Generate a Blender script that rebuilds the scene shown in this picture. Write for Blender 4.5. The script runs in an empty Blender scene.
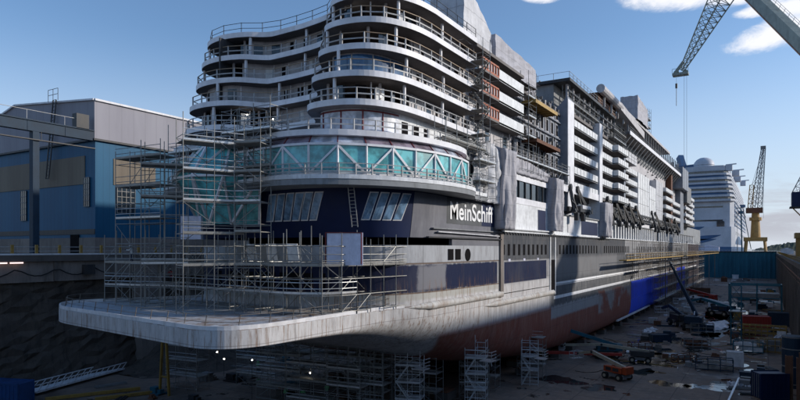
import bpy, math, random
from mathutils import Vector, Matrix
random.seed(7)
R = math.radians
scene = bpy.context.scene
COL = scene.collection
FLOOR = -4.0
CX = -46.4            # centre line of the ship
ORI = {}              # world origin of each root built in place

# ------------------------------------------------------------------ materials
def newmat(name):
    m = bpy.data.materials.new(name); m.use_nodes = True
    nt = m.node_tree; nt.nodes.clear()
    o = nt.nodes.new('ShaderNodeOutputMaterial'); b = nt.nodes.new('ShaderNodeBsdfPrincipled')
    nt.links.new(b.outputs[0], o.inputs[0])
    return m, nt, b
def rgb(c): return (c[0], c[1], c[2], 1)
def noise(nt, scale, detail=5, rough=.6, mapscale=None, coord=None):
    g = nt.nodes.new('ShaderNodeNewGeometry')
    n = nt.nodes.new('ShaderNodeTexNoise'); n.inputs['Scale'].default_value = scale
    n.inputs['Detail'].default_value = detail; n.inputs['Roughness'].default_value = rough
    mp = nt.nodes.new('ShaderNodeMapping'); mp.inputs['Scale'].default_value = mapscale or (1, 1, 1)
    nt.links.new(g.outputs['Position'], mp.inputs[0]); nt.links.new(mp.outputs[0], n.inputs[0])
    return n.outputs[0]
def mixc(nt, fac, a, b, mode='MIX'):
    m = nt.nodes.new('ShaderNodeMix'); m.data_type = 'RGBA'; m.blend_type = mode
    for sock, v in ((m.inputs[0], fac), (m.inputs[6], a), (m.inputs[7], b)):
        if isinstance(v, (int, float)): sock.default_value = v
        elif isinstance(v, tuple): sock.default_value = rgb(v)
        else: nt.links.new(v, sock)
    return m.outputs[2]
def mrange(nt, v, a, b, c=0., d=1., smooth=True):
    m = nt.nodes.new('ShaderNodeMapRange'); m.clamp = True
    if smooth: m.interpolation_type = 'SMOOTHSTEP'
    nt.links.new(v, m.inputs[0])
    for i, x in enumerate((a, b, c, d)): m.inputs[i + 1].default_value = x
    return m.outputs[0]
def math_(nt, op, a, b=0.):
    m = nt.nodes.new('ShaderNodeMath'); m.operation = op
    for i, v in enumerate((a, b)):
        if isinstance(v, (int, float)): m.inputs[i].default_value = v
        else: nt.links.new(v, m.inputs[i])
    return m.outputs[0]
def paint(name, col, rough=.55, dirt=None, amt=.5, scale=.5, metal=0., streak=True, bump=.0, var=.12):
    m, nt, b = newmat(name)
    n1 = noise(nt, scale, 6, .65)
    c = mixc(nt, mrange(nt, n1, .3, .7), tuple(x * (1 - var) for x in col), tuple(min(1, x * (1 + var)) for x in col))
    if dirt:
        n2 = noise(nt, scale * 2.2, 7, .7, (1, 1, .18) if streak else None)
        c = mixc(nt, mrange(nt, n2, .48, .72, 0, amt), c, dirt)
        n3 = noise(nt, scale * .35, 4, .6)
        c = mixc(nt, mrange(nt, n3, .45, .7, 0, amt * .6), c, dirt)
    nt.links.new(c, b.inputs['Base Color'])
    b.inputs['Roughness'].default_value = rough; b.inputs['Metallic'].default_value = metal
    b.inputs['Specular IOR Level'].default_value = .05 if name == 'painted_dark_interior' else .25
    if bump:
        bp = nt.nodes.new('ShaderNodeBump'); bp.inputs['Strength'].default_value = bump
        bp.inputs['Distance'].default_value = .1
        nt.links.new(noise(nt, scale * 4, 8, .7), bp.inputs['Height']); nt.links.new(bp.outputs[0], b.inputs['Normal'])
    return m
def emis(name, col, s):
    m, nt, b = newmat(name)
    b.inputs['Base Color'].default_value = rgb(col); b.inputs['Emission Color'].default_value = rgb(col)
    b.inputs['Emission Strength'].default_value = s
    return m
M = {}
M['white'] = paint('white_paint', (.68, .67, .68), .5, (.32, .30, .28), .45, .6)
M['fascia'] = paint('fascia_paint', (.78, .77, .79), .45, (.42, .39, .36), .30, .5)
M['white2'] = paint('white_panel', (.74, .75, .76), .6, (.33, .33, .33), .55, 1.1)
M['primer'] = paint('grey_primer', (.25, .26, .27), .65, (.11, .11, .11), .6, .5)
M['primer_blue'] = paint('blue_grey_primer', (.24, .26, .30), .6, (.12, .12, .13), .5, .7)
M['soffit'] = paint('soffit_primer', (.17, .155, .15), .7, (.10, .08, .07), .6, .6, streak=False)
M['wall'] = paint('cabin_wall', (.50, .475, .48), .6, (.19, .19, .20), .6, .8)
M['navy'] = paint('navy_paint', (.007, .016, .060), .5, (.03, .035, .06), .3, .35)
M['dark'] = paint('dark_steel', (.035, .037, .042), .5, (.09, .07, .05), .4, 1.)
M['void'] = paint('painted_dark_interior', (.012, .011, .012), .95)  # near-black paint stands in for shade inside openings and windows
M['rail'] = paint('rail_steel', (.40, .40, .40), .45, (.22, .16, .10), .5, 2.)
M['railwood'] = paint('handrail_timber', (.34, .25, .17), .6, (.2, .13, .08), .5, 2.)
M['galv'] = paint('galvanised_tube', (.26, .26, .25), .42, (.13, .11, .09), .6, 1.2, metal=.35)
M['galvdark'] = paint('rusty_tube', (.15, .13, .11), .6, (.12, .07, .04), .6, 1.2)
M['board'] = paint('scaffold_board', (.30, .29, .27), .7, (.12, .10, .08), .6, 1.5, streak=False)
M['alu'] = paint('aluminium', (.55, .56, .57), .35, (.25, .25, .25), .4, 2., metal=.5)
M['tarp'] = paint('grey_tarpaulin', (.40, .39, .42), .6, (.22, .22, .25), .5, .5, bump=.5)
M['tarpw'] = paint('white_tarpaulin', (.58, .58, .60), .55, (.36, .36, .38), .5, .6, bump=.7)
M['film'] = paint('white_film', (.66, .66, .78), .35, (.45, .45, .52), .4, 1.5)
M['redframe'] = paint('red_frame', (.16, .03, .035), .5)
M['orange'] = paint('orange_primer', (.40, .12, .06), .6, (.30, .25, .22), .5, 1.2)
M['yellow'] = paint('yellow_paint', (.32, .20, .05), .55, (.15, .10, .05), .6, 1.2)
M['beamyellow'] = paint('yellow_board', (.45, .30, .10), .6, (.2, .13, .06), .5, 1.2)
M['concrete'] = paint('concrete', (.23, .20, .18), .85, (.10, .085, .075), .7, .35, bump=.4)
M['concrete2'] = paint('dark_concrete', (.13, .115, .105), .9, (.05, .045, .04), .7, .25, bump=.5)
M['rock'] = paint('rock_face', (.095, .078, .065), .95, (.03, .027, .025), .8, .5, streak=True, bump=1.)
M['rust'] = paint('rust', (.16, .075, .045), .8, (.07, .04, .03), .6, 1.5)
M['hallblue'] = None
M['craneyellow'] = paint('ochre_crane_paint', (.42, .25, .08), .5, (.2, .13, .07), .4, .5)
M['cranegreen'] = paint('grey_green_paint', (.26, .30, .27), .5, (.08, .09, .08), .4, .5)
M['craneedge'] = paint('rust_edge', (.30, .14, .08), .6)
M['beamblue'] = paint('steel_blue_paint', (.013, .034, .062), .6, (.015, .02, .03), .5, .6)
M['teal'] = paint('teal_paint', (.02, .12, .17), .5, (.03, .05, .06), .5, 1.)
M['red'] = paint('red_paint', (.35, .035, .025), .5, (.12, .04, .03), .5, 1.)
M['orangered'] = paint('orange_lift_paint', (.36, .06, .02), .45, (.15, .06, .04), .4, 2.)
M['cream'] = paint('cream_boom_paint', (.38, .34, .26), .5, (.2, .16, .12), .5, 1.)
M['blue'] = paint('blue_container_paint', (.02, .07, .20), .5, (.02, .03, .06), .5, .8)
M['bluefilm'] = paint('blue_film', (.04, .11, .95), .35, (.05, .06, .3), .5, .5)
M['rubber'] = paint('rubber', (.02, .02, .02), .8)
M['grey'] = paint('mid_grey', (.2, .2, .2), .6, (.1, .1, .1), .5, 1.)
M['skin'] = paint('skin', (.45, .26, .18), .6)
M['hivis'] = paint('hivis_green_cloth', (.22, .90, .30), .7, var=.2, scale=4)
M['redcloth'] = paint('red_cloth', (.45, .04, .04), .7)
M['navycloth'] = paint('navy_cloth', (.03, .035, .06), .8)
M['helmet'] = paint('white_helmet', (.7, .7, .7), .4)
M['lamp'] = emis('work_lamp', (1, .93, .8), 35)
M['tube_lamp'] = emis('tube_lamp', (1, .72, .66), 1.2)
M['spon'] = paint('rusty_white_primer', (.50, .49, .47), .6, (.24, .15, .09), .8, 1.3)
M['patchgrey'] = paint('quarter_primer', (.15, .15, .17), .6, (.30, .30, .31), .3, .4)
M['panelgrey'] = paint('name_panel_grey', (.10, .105, .11), .6, (.05, .05, .05), .5, .7)
M['letter'] = paint('letter_white', (.86, .86, .86), .5)
M['leaf'] = paint('far_foliage', (.035, .05, .03), .9, (.02, .03, .02), .6, .06, streak=False, bump=.5)
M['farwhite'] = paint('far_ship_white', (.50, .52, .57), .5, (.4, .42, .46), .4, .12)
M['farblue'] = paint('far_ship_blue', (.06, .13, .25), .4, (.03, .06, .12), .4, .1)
def glassm(name, col, rough=.08, spec=.8, coat=0.):
    m, nt, b = newmat(name)
    n = noise(nt, .8, 3)
    nt.links.new(mixc(nt, mrange(nt, n, .35, .65), tuple(x * .6 for x in col), tuple(x * 1.4 for x in col)), b.inputs['Base Color'])
    b.inputs['Roughness'].default_value = rough; b.inputs['Specular IOR Level'].default_value = spec
    b.inputs['Coat Weight'].default_value = coat
    return m
M['glassdark'] = glassm('dark_glass', (.02, .03, .04))
M['glassblue'] = glassm('blue_glass', (.03, .09, .20), .05, 1.)
M['glasspane'] = glassm('slanted_pane', (.16, .26, .38), .12, 1.)
M['glassteal'] = glassm('teal_film_glass', (.11, .42, .44), .25, .7)
M['glasspale'] = glassm('pale_film_glass', (.42, .45, .52), .3, .5)
M['glassroof'] = glassm('pinkish_film_glass', (.24, .20, .24), .25, .6)

def seams(m, pz, py):
    nt = m.node_tree; b = [n for n in nt.nodes if n.type == 'BSDF_PRINCIPLED'][0]; src = b.inputs['Base Color'].links[0].from_socket
    g = nt.nodes.new('ShaderNodeNewGeometry'); sep = nt.nodes.new('ShaderNodeSeparateXYZ'); nt.links.new(g.outputs['Position'], sep.inputs[0])
    wob = math_(nt, 'MULTIPLY', noise(nt, .6, 3), .5)
    l1 = math_(nt, 'LESS_THAN', math_(nt, 'FRACT', math_(nt, 'DIVIDE', math_(nt, 'ADD', sep.outputs[2], wob), pz)), .04)
    s2 = math_(nt, 'ADD', math_(nt, 'ADD', sep.outputs[0], sep.outputs[1]), wob)
    l2 = math_(nt, 'LESS_THAN', math_(nt, 'FRACT', math_(nt, 'DIVIDE', s2, py)), .03)
    l = math_(nt, 'MULTIPLY', math_(nt, 'MAXIMUM', l1, l2), .45)
    nt.links.new(mixc(nt, l, src, (.14, .14, .16)), b.inputs['Base Color'])
seams(M['tarp'], 2.0, 2.5); seams(M['tarpw'], 2.3, 3.1)
def facade(name, col, pitch, axis, dirt, rough=.5, wave_amt=.25):
    m, nt, b = newmat(name)
    g = nt.nodes.new('ShaderNodeNewGeometry'); sep = nt.nodes.new('ShaderNodeSeparateXYZ')
    nt.links.new(g.outputs['Position'], sep.inputs[0])
    s = math_(nt, 'ADD', sep.outputs[0], sep.outputs[1]) if axis == 'xy' else sep.outputs[axis]
    fr = math_(nt, 'FRACT', math_(nt, 'DIVIDE', s, pitch))
    line = math_(nt, 'LESS_THAN', fr, .12)
    n1 = noise(nt, .25, 5, .6, (1, 1, .2))
    c = mixc(nt, mrange(nt, n1, .35, .7), col, dirt)
    c = mixc(nt, math_(nt, 'MULTIPLY', line, wave_amt), c, tuple(x * .4 for x in col))
    nt.links.new(c, b.inputs['Base Color']); b.inputs['Roughness'].default_value = rough; b.inputs['Specular IOR Level'].default_value = .15
    bp = nt.nodes.new('ShaderNodeBump'); bp.inputs['Strength'].default_value = .5; bp.inputs['Distance'].default_value = .05
    nt.links.new(fr, bp.inputs['Height']); nt.links.new(bp.outputs[0], b.inputs['Normal'])
    return m
M['hallblue'] = facade('blue_corrugated', (.016, .105, .20), 1.2, 'xy', (.014, .085, .17))
M['halltop'] = facade('grey_corrugated', (.30, .29, .32), 2.4, 'xy', (.26, .25, .28), .6, .12)
M['hallbeige'] = facade('beige_corrugated', (.20, .17, .13), 1.2, 'xy', (.16, .13, .10), .6, .2)
M['gate'] = facade('teal_gate_plate', (.03, .14, .19), 2.6, 'xy', (.02, .09, .13), .5, .5)

def hull_mat():
    m, nt, b = newmat('hull_paint')
    g = nt.nodes.new('ShaderNodeNewGeometry'); sep = nt.nodes.new('ShaderNodeSeparateXYZ')
    nt.links.new(g.outputs['Position'], sep.inputs[0])
    X, Y, Z = sep.outputs
    nz = noise(nt, .35, 6, .7); nz2 = noise(nt, 1.2, 6, .7, (1, 1, .25)); big = noise(nt, .09, 4, .6)
    wob = math_(nt, 'MULTIPLY', math_(nt, 'SUBTRACT', nz, .5), 1.6)
    wz = math_(nt, 'MULTIPLY', math_(nt, 'SUBTRACT', nz2, .5), 2.0)
    def band(v, a, b_, e, w):
        vv = math_(nt, 'ADD', v, w) if w is not None else v
        return math_(nt, 'MULTIPLY', mrange(nt, vv, a - e, a + e), mrange(nt, vv, b_ - e, b_ + e, 1, 0))
    def box(y0, y1, z0, z1, e=.08, w=None, wy=None):
        return math_(nt, 'MULTIPLY', band(Y, y0, y1, e, wy), band(Z, z0, z1, e, w))
    hw = math_(nt, 'MULTIPLY', wz, .25)
    c = mixc(nt, mrange(nt, nz2, .35, .7), (.24, .24, .25), (.35, .35, .35))
    # light primer low on the stern, white band
    c = mixc(nt, box(-10, 98, -10, 11.2, .5, hw), c, mixc(nt, mrange(nt, nz2, .4, .7), (.55, .54, .54), (.38, .37, .37)))
    c = mixc(nt, box(20, 76.5, 14.5, 20, .05), c, mixc(nt, mrange(nt, nz2, .4, .7), (.40, .41, .43), (.28, .28, .29)))
    c = mixc(nt, box(20, 76.8, 10.6, 11.4, .15, hw), c, (.42, .41, .38))
    c = mixc(nt, box(47, 75.5, 11.4, 14.3, .12, hw), c, mixc(nt, nz2, (.006, .012, .045), (.016, .022, .055)))
    c = mixc(nt, box(55, 60.5, 11.6, 14.3, .3, wob, wob), c, (.19, .19, .21))
    c = mixc(nt, box(78, 96.5, 11.2, 14.2, .08), c, mixc(nt, nz2, (.006, .012, .045), (.016, .022, .055)))
    c = mixc(nt, box(77, 160, 14.4, 18.4, .1), c, mixc(nt, mrange(nt, nz2, .35, .7), (.055, .06, .07), (.12, .12, .125)))
    # mid ship dark primer and stripes
    c = mixc(nt, box(99, 172, 5.4, 14.6, .25, hw), c, mixc(nt, mrange(nt, nz2, .35, .75), (.085, .09, .10), (.20, .20, .20)))
    c = mixc(nt, box(99, 150, 10.9, 14.6, .6, wob), c, mixc(nt, nz2, (.13, .13, .14), (.26, .26, .26)))
    c = mixc(nt, box(99, 172, 4.0, 6.3, .2, wz), c, (.36, .35, .35))
    # red antifouling
    red = mixc(nt, mrange(nt, nz2, .35, .75), (.26, .08, .055), (.34, .18, .145))
    c = mixc(nt, math_(nt, 'MULTIPLY', box(66, 190, -10, 6.2, .5, hw, math_(nt, 'MULTIPLY', Z, .9)), mrange(nt, Y, 99.0, 98.9)), c, red)
    c = mixc(nt, box(98.5, 174, -10, 4.2, .3, hw), c, red)
    c = mixc(nt, box(132, 172, 2.0, 6.8, .3, wz, wob), c, mixc(nt, mrange(nt, big, .45, .55), red, (.33, .31, .30)))
    c = mixc(nt, box(236, 290, -10, 9, .4, wob), c, mixc(nt, nz, red, (.28, .26, .25)))
    c = mixc(nt, math_(nt, 'MAXIMUM', box(168, 236, -10, 7.35, .08, hw), box(262, 290, -10, 7.4, .1)), c, mixc(nt, nz2, (.03, .08, .75), (.07, .15, .95)))
    c = mixc(nt, box(300, 460, -10, 30, .4), c, mixc(nt, nz, (.03, .035, .06), (.08, .05, .04)))
    # white sheer stripes
    c = mixc(nt, box(100.5, 340, 9.7, 10.3, .03), c, (.86, .86, .87))
    c = mixc(nt, box(100.5, 340, 7.45, 8.0, .03), c, (.86, .86, .87))
    # plate seams and rust weeps
    fr = math_(nt, 'FRACT', math_(nt, 'DIVIDE', Y, 9.3))
    c = mixc(nt, math_(nt, 'MULTIPLY', math_(nt, 'LESS_THAN', fr, .012), .5), c, (.05, .05, .05))
    fz = math_(nt, 'FRACT', math_(nt, 'DIVIDE', Z, 2.9))
    c = mixc(nt, math_(nt, 'MULTIPLY', math_(nt, 'LESS_THAN', fz, .02), .45), c, (.06, .05, .05))
    st = noise(nt, 1.6, 6, .8, (1, 1, .12))
    c = mixc(nt, mrange(nt, st, .57, .72, 0, .75), c, (.14, .08, .045))
    st3 = noise(nt, 3.5, 6, .8, (1, 1, .06)); near = math_(nt, 'MULTIPLY', mrange(nt, Y, 110, 60), box(-10, 120, 5, 12.2, 1.0))
    c = mixc(nt, math_(nt, 'MULTIPLY', mrange(nt, st3, .50, .64, 0, .8), near), c, (.20, .11, .055))
    c = mixc(nt, mrange(nt, big, .5, .66, 0, .15), c, (.12, .12, .125))
    for zz in (9.95, 11.35, 14.45): c = mixc(nt, math_(nt, 'MULTIPLY', box(50, 77, zz-.07, zz+.07, .04), .8), c, (.12, .07, .04))
    nt.links.new(c, b.inputs['Base Color'])
    nt.links.new(mrange(nt, nz2, .3, .7, .5, .75), b.inputs['Roughness']); b.inputs['Specular IOR Level'].default_value = .1
    bp = nt.nodes.new('ShaderNodeBump'); bp.inputs['Strength'].default_value = .25; bp.inputs['Distance'].default_value = .15
    nt.links.new(noise(nt, .25, 3, .5), bp.inputs['Height']); nt.links.new(bp.outputs[0], b.inputs['Normal'])
    return m
M['hull'] = hull_mat()

def ducktop_mat():
    m, nt, b = newmat('ducktail_deck_plate')
    n = noise(nt, .5, 7, .7); n2 = noise(nt, .13, 4, .6)
    c = mixc(nt, mrange(nt, n, .3, .7), (.36, .38, .41), (.48, .50, .53))
    g = nt.nodes.new('ShaderNodeNewGeometry'); sep = nt.nodes.new('ShaderNodeSeparateXYZ'); nt.links.new(g.outputs['Position'], sep.inputs[0])
    for ax, p in ((0, 4.2), (1, 3.1)):
        fr = math_(nt, 'FRACT', math_(nt, 'DIVIDE', sep.outputs[ax], p))
        c = mixc(nt, math_(nt, 'MULTIPLY', math_(nt, 'LESS_THAN', fr, .03), .5), c, (.12, .12, .12))
    east = mrange(nt, sep.outputs[0], -50, -38)
    rustn = math_(nt, 'MULTIPLY', mrange(nt, noise(nt, .8, 8, .8), .42, .62), mrange(nt, east, 0, 1, .25, .95))
    c = mixc(nt, rustn, c, (.20, .115, .06))
    nt.links.new(c, b.inputs['Base Color']); b.inputs['Roughness'].default_value = .7
    return m
M['ducktop'] = ducktop_mat()

def floor_mat():
    m, nt, b = newmat('dock_floor_concrete')
    n = noise(nt, .12, 8, .7); n2 = noise(nt, .9, 7, .7); n3 = noise(nt, .035, 5, .65)
    c = mixc(nt, mrange(nt, n, .3, .7), (.24, .17, .125), (.12, .095, .08))
    c = mixc(nt, mrange(nt, n2, .45, .75, 0, .6), c, (.26, .21, .18))
    g = nt.nodes.new('ShaderNodeNewGeometry'); sep = nt.nodes.new('ShaderNodeSeparateXYZ'); nt.links.new(g.outputs['Position'], sep.inputs[0])
    for ax, p in ((0, 5.6), (1, 7.5)):
        fr = math_(nt, 'FRACT', math_(nt, 'DIVIDE', sep.outputs[ax], p)); c = mixc(nt, math_(nt, 'MULTIPLY', math_(nt, 'LESS_THAN', fr, .02), .6), c, (.03, .027, .025))
    st = noise(nt, 2.2, 8, .8, (1, .25, 1)); c = mixc(nt, mrange(nt, st, .55, .7, 0, .7), c, (.05, .042, .038))
    st2 = noise(nt, .5, 6, .75); c = mixc(nt, mrange(nt, st2, .6, .68, 0, .6), c, (.30, .17, .10))
    wet = mrange(nt, n3, .54, .60)
    wet2 = mrange(nt, noise(nt, .22, 5, .6), .60, .63)
    w = math_(nt, 'MAXIMUM', math_(nt, 'MULTIPLY', wet, .55), wet2)
    c = mixc(nt, w, c, (.05, .04, .033))
    nt.links.new(c, b.inputs['Base Color'])
    nt.links.new(mrange(nt, w, 0, 1, .85, .08), b.inputs['Roughness'])
    bp = nt.nodes.new('ShaderNodeBump'); bp.inputs['Distance'].default_value = .06
    nt.links.new(mrange(nt, w, 0, .8, .5, .0), bp.inputs['Strength'])
    nt.links.new(n2, bp.inputs['Height']); nt.links.new(bp.outputs[0], b.inputs['Normal'])
    return m
M['floor'] = floor_mat()
def water_mat(name, wave=.1):
    m, nt, b = newmat(name)
    b.inputs['Base Color'].default_value = (.02, .028, .03, 1); b.inputs['Roughness'].default_value = .04
    bp = nt.nodes.new('ShaderNodeBump'); bp.inputs['Strength'].default_value = wave; bp.inputs['Distance'].default_value = .2
    nt.links.new(noise(nt, .8, 4), bp.inputs['Height']); nt.links.new(bp.outputs[0], b.inputs['Normal'])
    return m
M['water'] = water_mat('sea_water', .4); M['puddle'] = water_mat('standing_water', .03)

# ------------------------------------------------------------------ mesh helpers
class MB:
    def __init__(s): s.v = []; s.f = []
    def box(s, x0, y0, z0, x1, y1, z1):
        b = len(s.v)
        s.v += [(x0, y0, z0), (x1, y0, z0), (x1, y1, z0), (x0, y1, z0), (x0, y0, z1), (x1, y0, z1), (x1, y1, z1), (x0, y1, z1)]
        s.f += [(b, b+3, b+2, b+1), (b+4, b+5, b+6, b+7), (b, b+1, b+5, b+4), (b+1, b+2, b+6, b+5), (b+2, b+3, b+7, b+6), (b+3, b, b+4, b+7)]
        return s
    def tube(s, p, q, r=.04, n=5, r2=None):
        p = Vector(p); q = Vector(q); d = q - p
        if d.length < 1e-6: return s
        d.normalize(); a = d.orthogonal().normalized(); c = d.cross(a); b = len(s.v); r2 = r if r2 is None else r2
        for (o, rr) in ((p, r), (q, r2)):
            for i in range(n):
                t = 2 * math.pi * i / n; s.v.append(tuple(o + a * (rr * math.cos(t)) + c * (rr * math.sin(t))))
        for i in range(n): j = (i + 1) % n; s.f.append((b+i, b+j, b+n+j, b+n+i))
        s.f.append(tuple(b+i for i in reversed(range(n)))); s.f.append(tuple(b+n+i for i in range(n)))
        return s
    def bar(s, p, q, w, h, up=(0, 0, 1)):
        p = Vector(p); q = Vector(q); d = (q - p).normalized(); u = Vector(up)
        a = d.cross(u)
        if a.length < 1e-4: a = Vector((1, 0, 0))
        a.normalize(); u = a.cross(d).normalized(); b = len(s.v)
        for o in (p, q):
            for (i, j) in ((-1, -1), (1, -1), (1, 1), (-1, 1)): s.v.append(tuple(o + a * (i * w / 2) + u * (j * h / 2)))
        s.f += [(b, b+3, b+2, b+1), (b+4, b+5, b+6, b+7), (b, b+1, b+5, b+4), (b+1, b+2, b+6, b+5), (b+2, b+3, b+7, b+6), (b+3, b, b+4, b+7)]
        return s
    def prism(s, poly, z0, z1):
        b = len(s.v); n = len(poly)
        s.v += [(x, y, z0) for x, y in poly] + [(x, y, z1) for x, y in poly]
        s.f += [tuple(b+i for i in reversed(range(n))), tuple(b+n+i for i in range(n))]
        for i in range(n): j = (i+1) % n; s.f.append((b+i, b+j, b+n+j, b+n+i))
        return s
    def strip(s, loops, closed=False):           # list of vertex rows, quads between them
        b = len(s.v); n = len(loops[0])
        for L in loops: s.v += [tuple(p) for p in L]
        for k in range(len(loops)-1):
            for i in range(n if closed else n-1):
                j = (i+1) % n; s.f.append((b+k*n+i, b+k*n+j, b+(k+1)*n+j, b+(k+1)*n+i))
        return s
    def wallstrip(s, pts, z0, z1, th, inset=None):    # thick wall along a polyline
        P = [Vector((p[0], p[1])) for p in pts]; N = offs(pts, th)
        for i in range(len(P)-1):
            b = len(s.v)
            for (q, z) in ((P[i], z0), (P[i+1], z0), (N[i+1], z0), (N[i], z0), (P[i], z1), (P[i+1], z1), (N[i+1], z1), (N[i], z1)):
                s.v.append((q[0], q[1], z))
            s.f += [(b, b+3, b+2, b+1), (b+4, b+5, b+6, b+7), (b, b+1, b+5, b+4), (b+2, b+3, b+7, b+6)]
            if i == 0: s.f.append((b+3, b, b+4, b+7))
            if i == len(P)-2: s.f.append((b+1, b+2, b+6, b+5))
        return s
    def build(s, name, mat, parent=None, smooth=False, mats=None):
        me = bpy.data.meshes.new(name); o0 = ORI.get(parent.name, Vector((0, 0, 0))) if parent else Vector((0, 0, 0))
        me.from_pydata([(x-o0[0], y-o0[1], z-o0[2]) for x, y, z in s.v], [], s.f); me.update()
        if isinstance(mat, str): mat = M[mat]
        me.materials.append(mat)
        if smooth:
            for p in me.polygons: p.use_smooth = True
        o = bpy.data.objects.new(name, me); COL.objects.link(o)
        if parent: o.parent = parent; ORI[o.name] = o0
        return o
def offs(pts, d):                                  # offset polyline to its left by d
    out = []; n = len(pts)
    for i in range(n):
        a = Vector(pts[max(0, i-1)][:2]); c = Vector(pts[min(n-1, i+1)][:2]); t = (c-a).normalized()
        out.append((pts[i][0] - t.y * d, pts[i][1] + t.x * d))
    return out
def spline(ctrl, sub=6):
    out = []; n = len(ctrl)
    for i in range(n-1):
        p = [Vector(ctrl[max(0, min(n-1, i+k))]) for k in (-1, 0, 1, 2)]
        for j in range(sub):
            t = j/sub
            out.append(tuple(.5*((2*p[1]) + (p[2]-p[0])*t + (2*p[0]-5*p[1]+4*p[2]-p[3])*t*t + (3*p[1]-p[0]-3*p[2]+p[3])*t*t*t)))
    out.append(tuple(ctrl[-1])); return out
def resample(pts, step):
    P = [Vector(p[:2]) for p in pts]; L = [0]
    for a, b in zip(P, P[1:]): L.append(L[-1] + (b-a).length)
    n = max(1, round(L[-1]/step)); out = []
    for k in range(n+1):
        t = L[-1]*k/n; i = 0
        while i < len(L)-2 and L[i+1] < t: i += 1
        f = (t-L[i])/max(1e-6, L[i+1]-L[i]); q = P[i].lerp(P[i+1], f); out.append((q.x, q.y))
    return out
def tag(o, label=None, cat=None, group=None, kind=None):
    if label: o['label'] = label
    if cat: o['category'] = cat
    if group: o['group'] = group
    if kind: o['kind'] = kind
    return o
def empty(name, loc=(0, 0, 0), rz=0):
    o = bpy.data.objects.new(name, None); COL.objects.link(o); o.location = loc; o.rotation_euler = (0, 0, rz)
    ORI[o.name] = Vector(loc) if rz == 0 else Vector((0, 0, 0)); return o
def kids(o): return [c for c in bpy.data.objects if c.parent == o]
def copy_tree(o, parent=None):
    c = o.copy(); COL.objects.link(c); c.parent = parent
    for ch in kids(o): copy_tree(ch, c)
    return c
def lerp(a, b, t): return a + (b-a)*t

# ------------------------------------------------------------------ the setting
def setting():
    m = MB(); m.v = [(-90, -60, FLOOR), (5, -60, FLOOR), (5, 476, FLOOR), (-90, 476, FLOOR)]; m.f = [(0, 1, 2, 3)]
    tag(m.build('dock_floor', 'floor'), kind='structure')
    # ground sheets beside the dock reaching the horizon
    m = MB(); m.box(-95, -400, 14.3, -90, 476, 15.1); m.box(-900, -400, 14.3, -95, 620, 15.096)
    tag(m.build('left_quay_ground', 'concrete2'), kind='structure')
    m = MB(); m.box(6.2, -400, 12.0, 900, 900, 13.2)
    tag(m.build('right_quay_ground', 'concrete2'), kind='structure')
    m = MB(); m.box(-90, -400, 10.0, 5, -60, 13.1)
    tag(m.build('dock_head_ground', 'concrete2'), kind='structure')
    m = MB(); m.box(-30, 505, 5, 6.1, 900, 13.15)
    tag(m.build('outer_pier_ground', 'concrete2'), kind='structure')
    m = MB(); m.v = [(-4000, 479, 10.5), (4000, 479, 10.5), (4000, 9000, 10.5), (-4000, 9000, 10.5)]; m.f = [(0, 1, 2, 3)]
    tag(m.build('sea_water', 'water'), kind='structure')
    # terrain sheet below everything that reaches the horizon
    m = MB(); m.v = [(-6000, -3000, -4.2), (6000, -3000, -4.2), (6000, 478, -4.2), (-6000, 478, -4.2)]; m.f = [(0, 1, 2, 3)]
    tag(m.build('ground', 'concrete2'), kind='structure')
    # wooded hills
    for nm, x0, x1, y, h in (('wooded_hill', -60, 900, 2600, 100), ('wooded_hill', -900, -150, 3000, 55)):
        m = MB(); rows = []; nx = 160
        for j in range(9):
            r = []
            for i in range(nx+1):
                t = i/nx; xx = lerp(x0, x1, t)
                hh = h*(math.sin(math.pi*min(1, t*1.7)*.5) if t < .6 else 1)*(.75 + .25*math.sin(t*11+1)) * math.sin(math.pi*j/8) + random.uniform(-1, 1)*4*math.sin(math.pi*j/8)
                r.append((xx, y + j*60, 9 + hh))
            rows.append(r)
        m.strip(rows); tag(m.build(nm, 'leaf'), kind='structure')
setting()

# dock walls --------------------------------------------------------
def left_wall():
    root = empty('dock_wall', (-90, 60, FLOOR)); tag(root, 'long rock dock wall under the blue hall, topped by a concrete beam', 'dock wall')
    rows = []; n = 420
    for j in range(19):
        t = j/18; z = lerp(FLOOR-.3, 11.3, t); r = []
        for i in range(n+1):
            y = lerp(-60, 476, i/n)
            r.append((-91.0 + random.uniform(-.3, .25) + 1.4*(1-t)**2 + .25*math.sin(y*.9+j*1.7)*math.sin(y*.17+j), y, z + random.uniform(-.3, .3)*(0 < j < 18)))
        rows.append(r)
    m = MB(); m.strip(rows); m.build('rock_face', 'rock', root)
    m = MB(); m.box(-96, -60, 11.2, -90.4, 476, 14.2); m.build('concrete_beam', 'concrete', root)
    m = MB(); m.box(-95.9, -60, 14.2, -89.9, 476, 15.12); m.build('coping', 'concrete2', root)
    m = MB()
    for y in range(-50, 470, 9): m.box(-90.4, y, 11.3, -90.1, y+.5, 14.2)
    m.build('fender_strip', 'concrete2', root)
    m = MB(); pts = [(-89.9, 38+i*.9, 13.2 - 1.1*abs(math.sin(i*.5))) for i in range(24)]
    for a, b in zip(pts, pts[1:]): m.tube(a, b, .09)
    m.build('hanging_cable', 'rubber', root)
    m = MB(); m.box(-92, 62.5, -3, -88.6, 66.5, 12); m.build('buttress', 'concrete', root)
left_wall()
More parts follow.
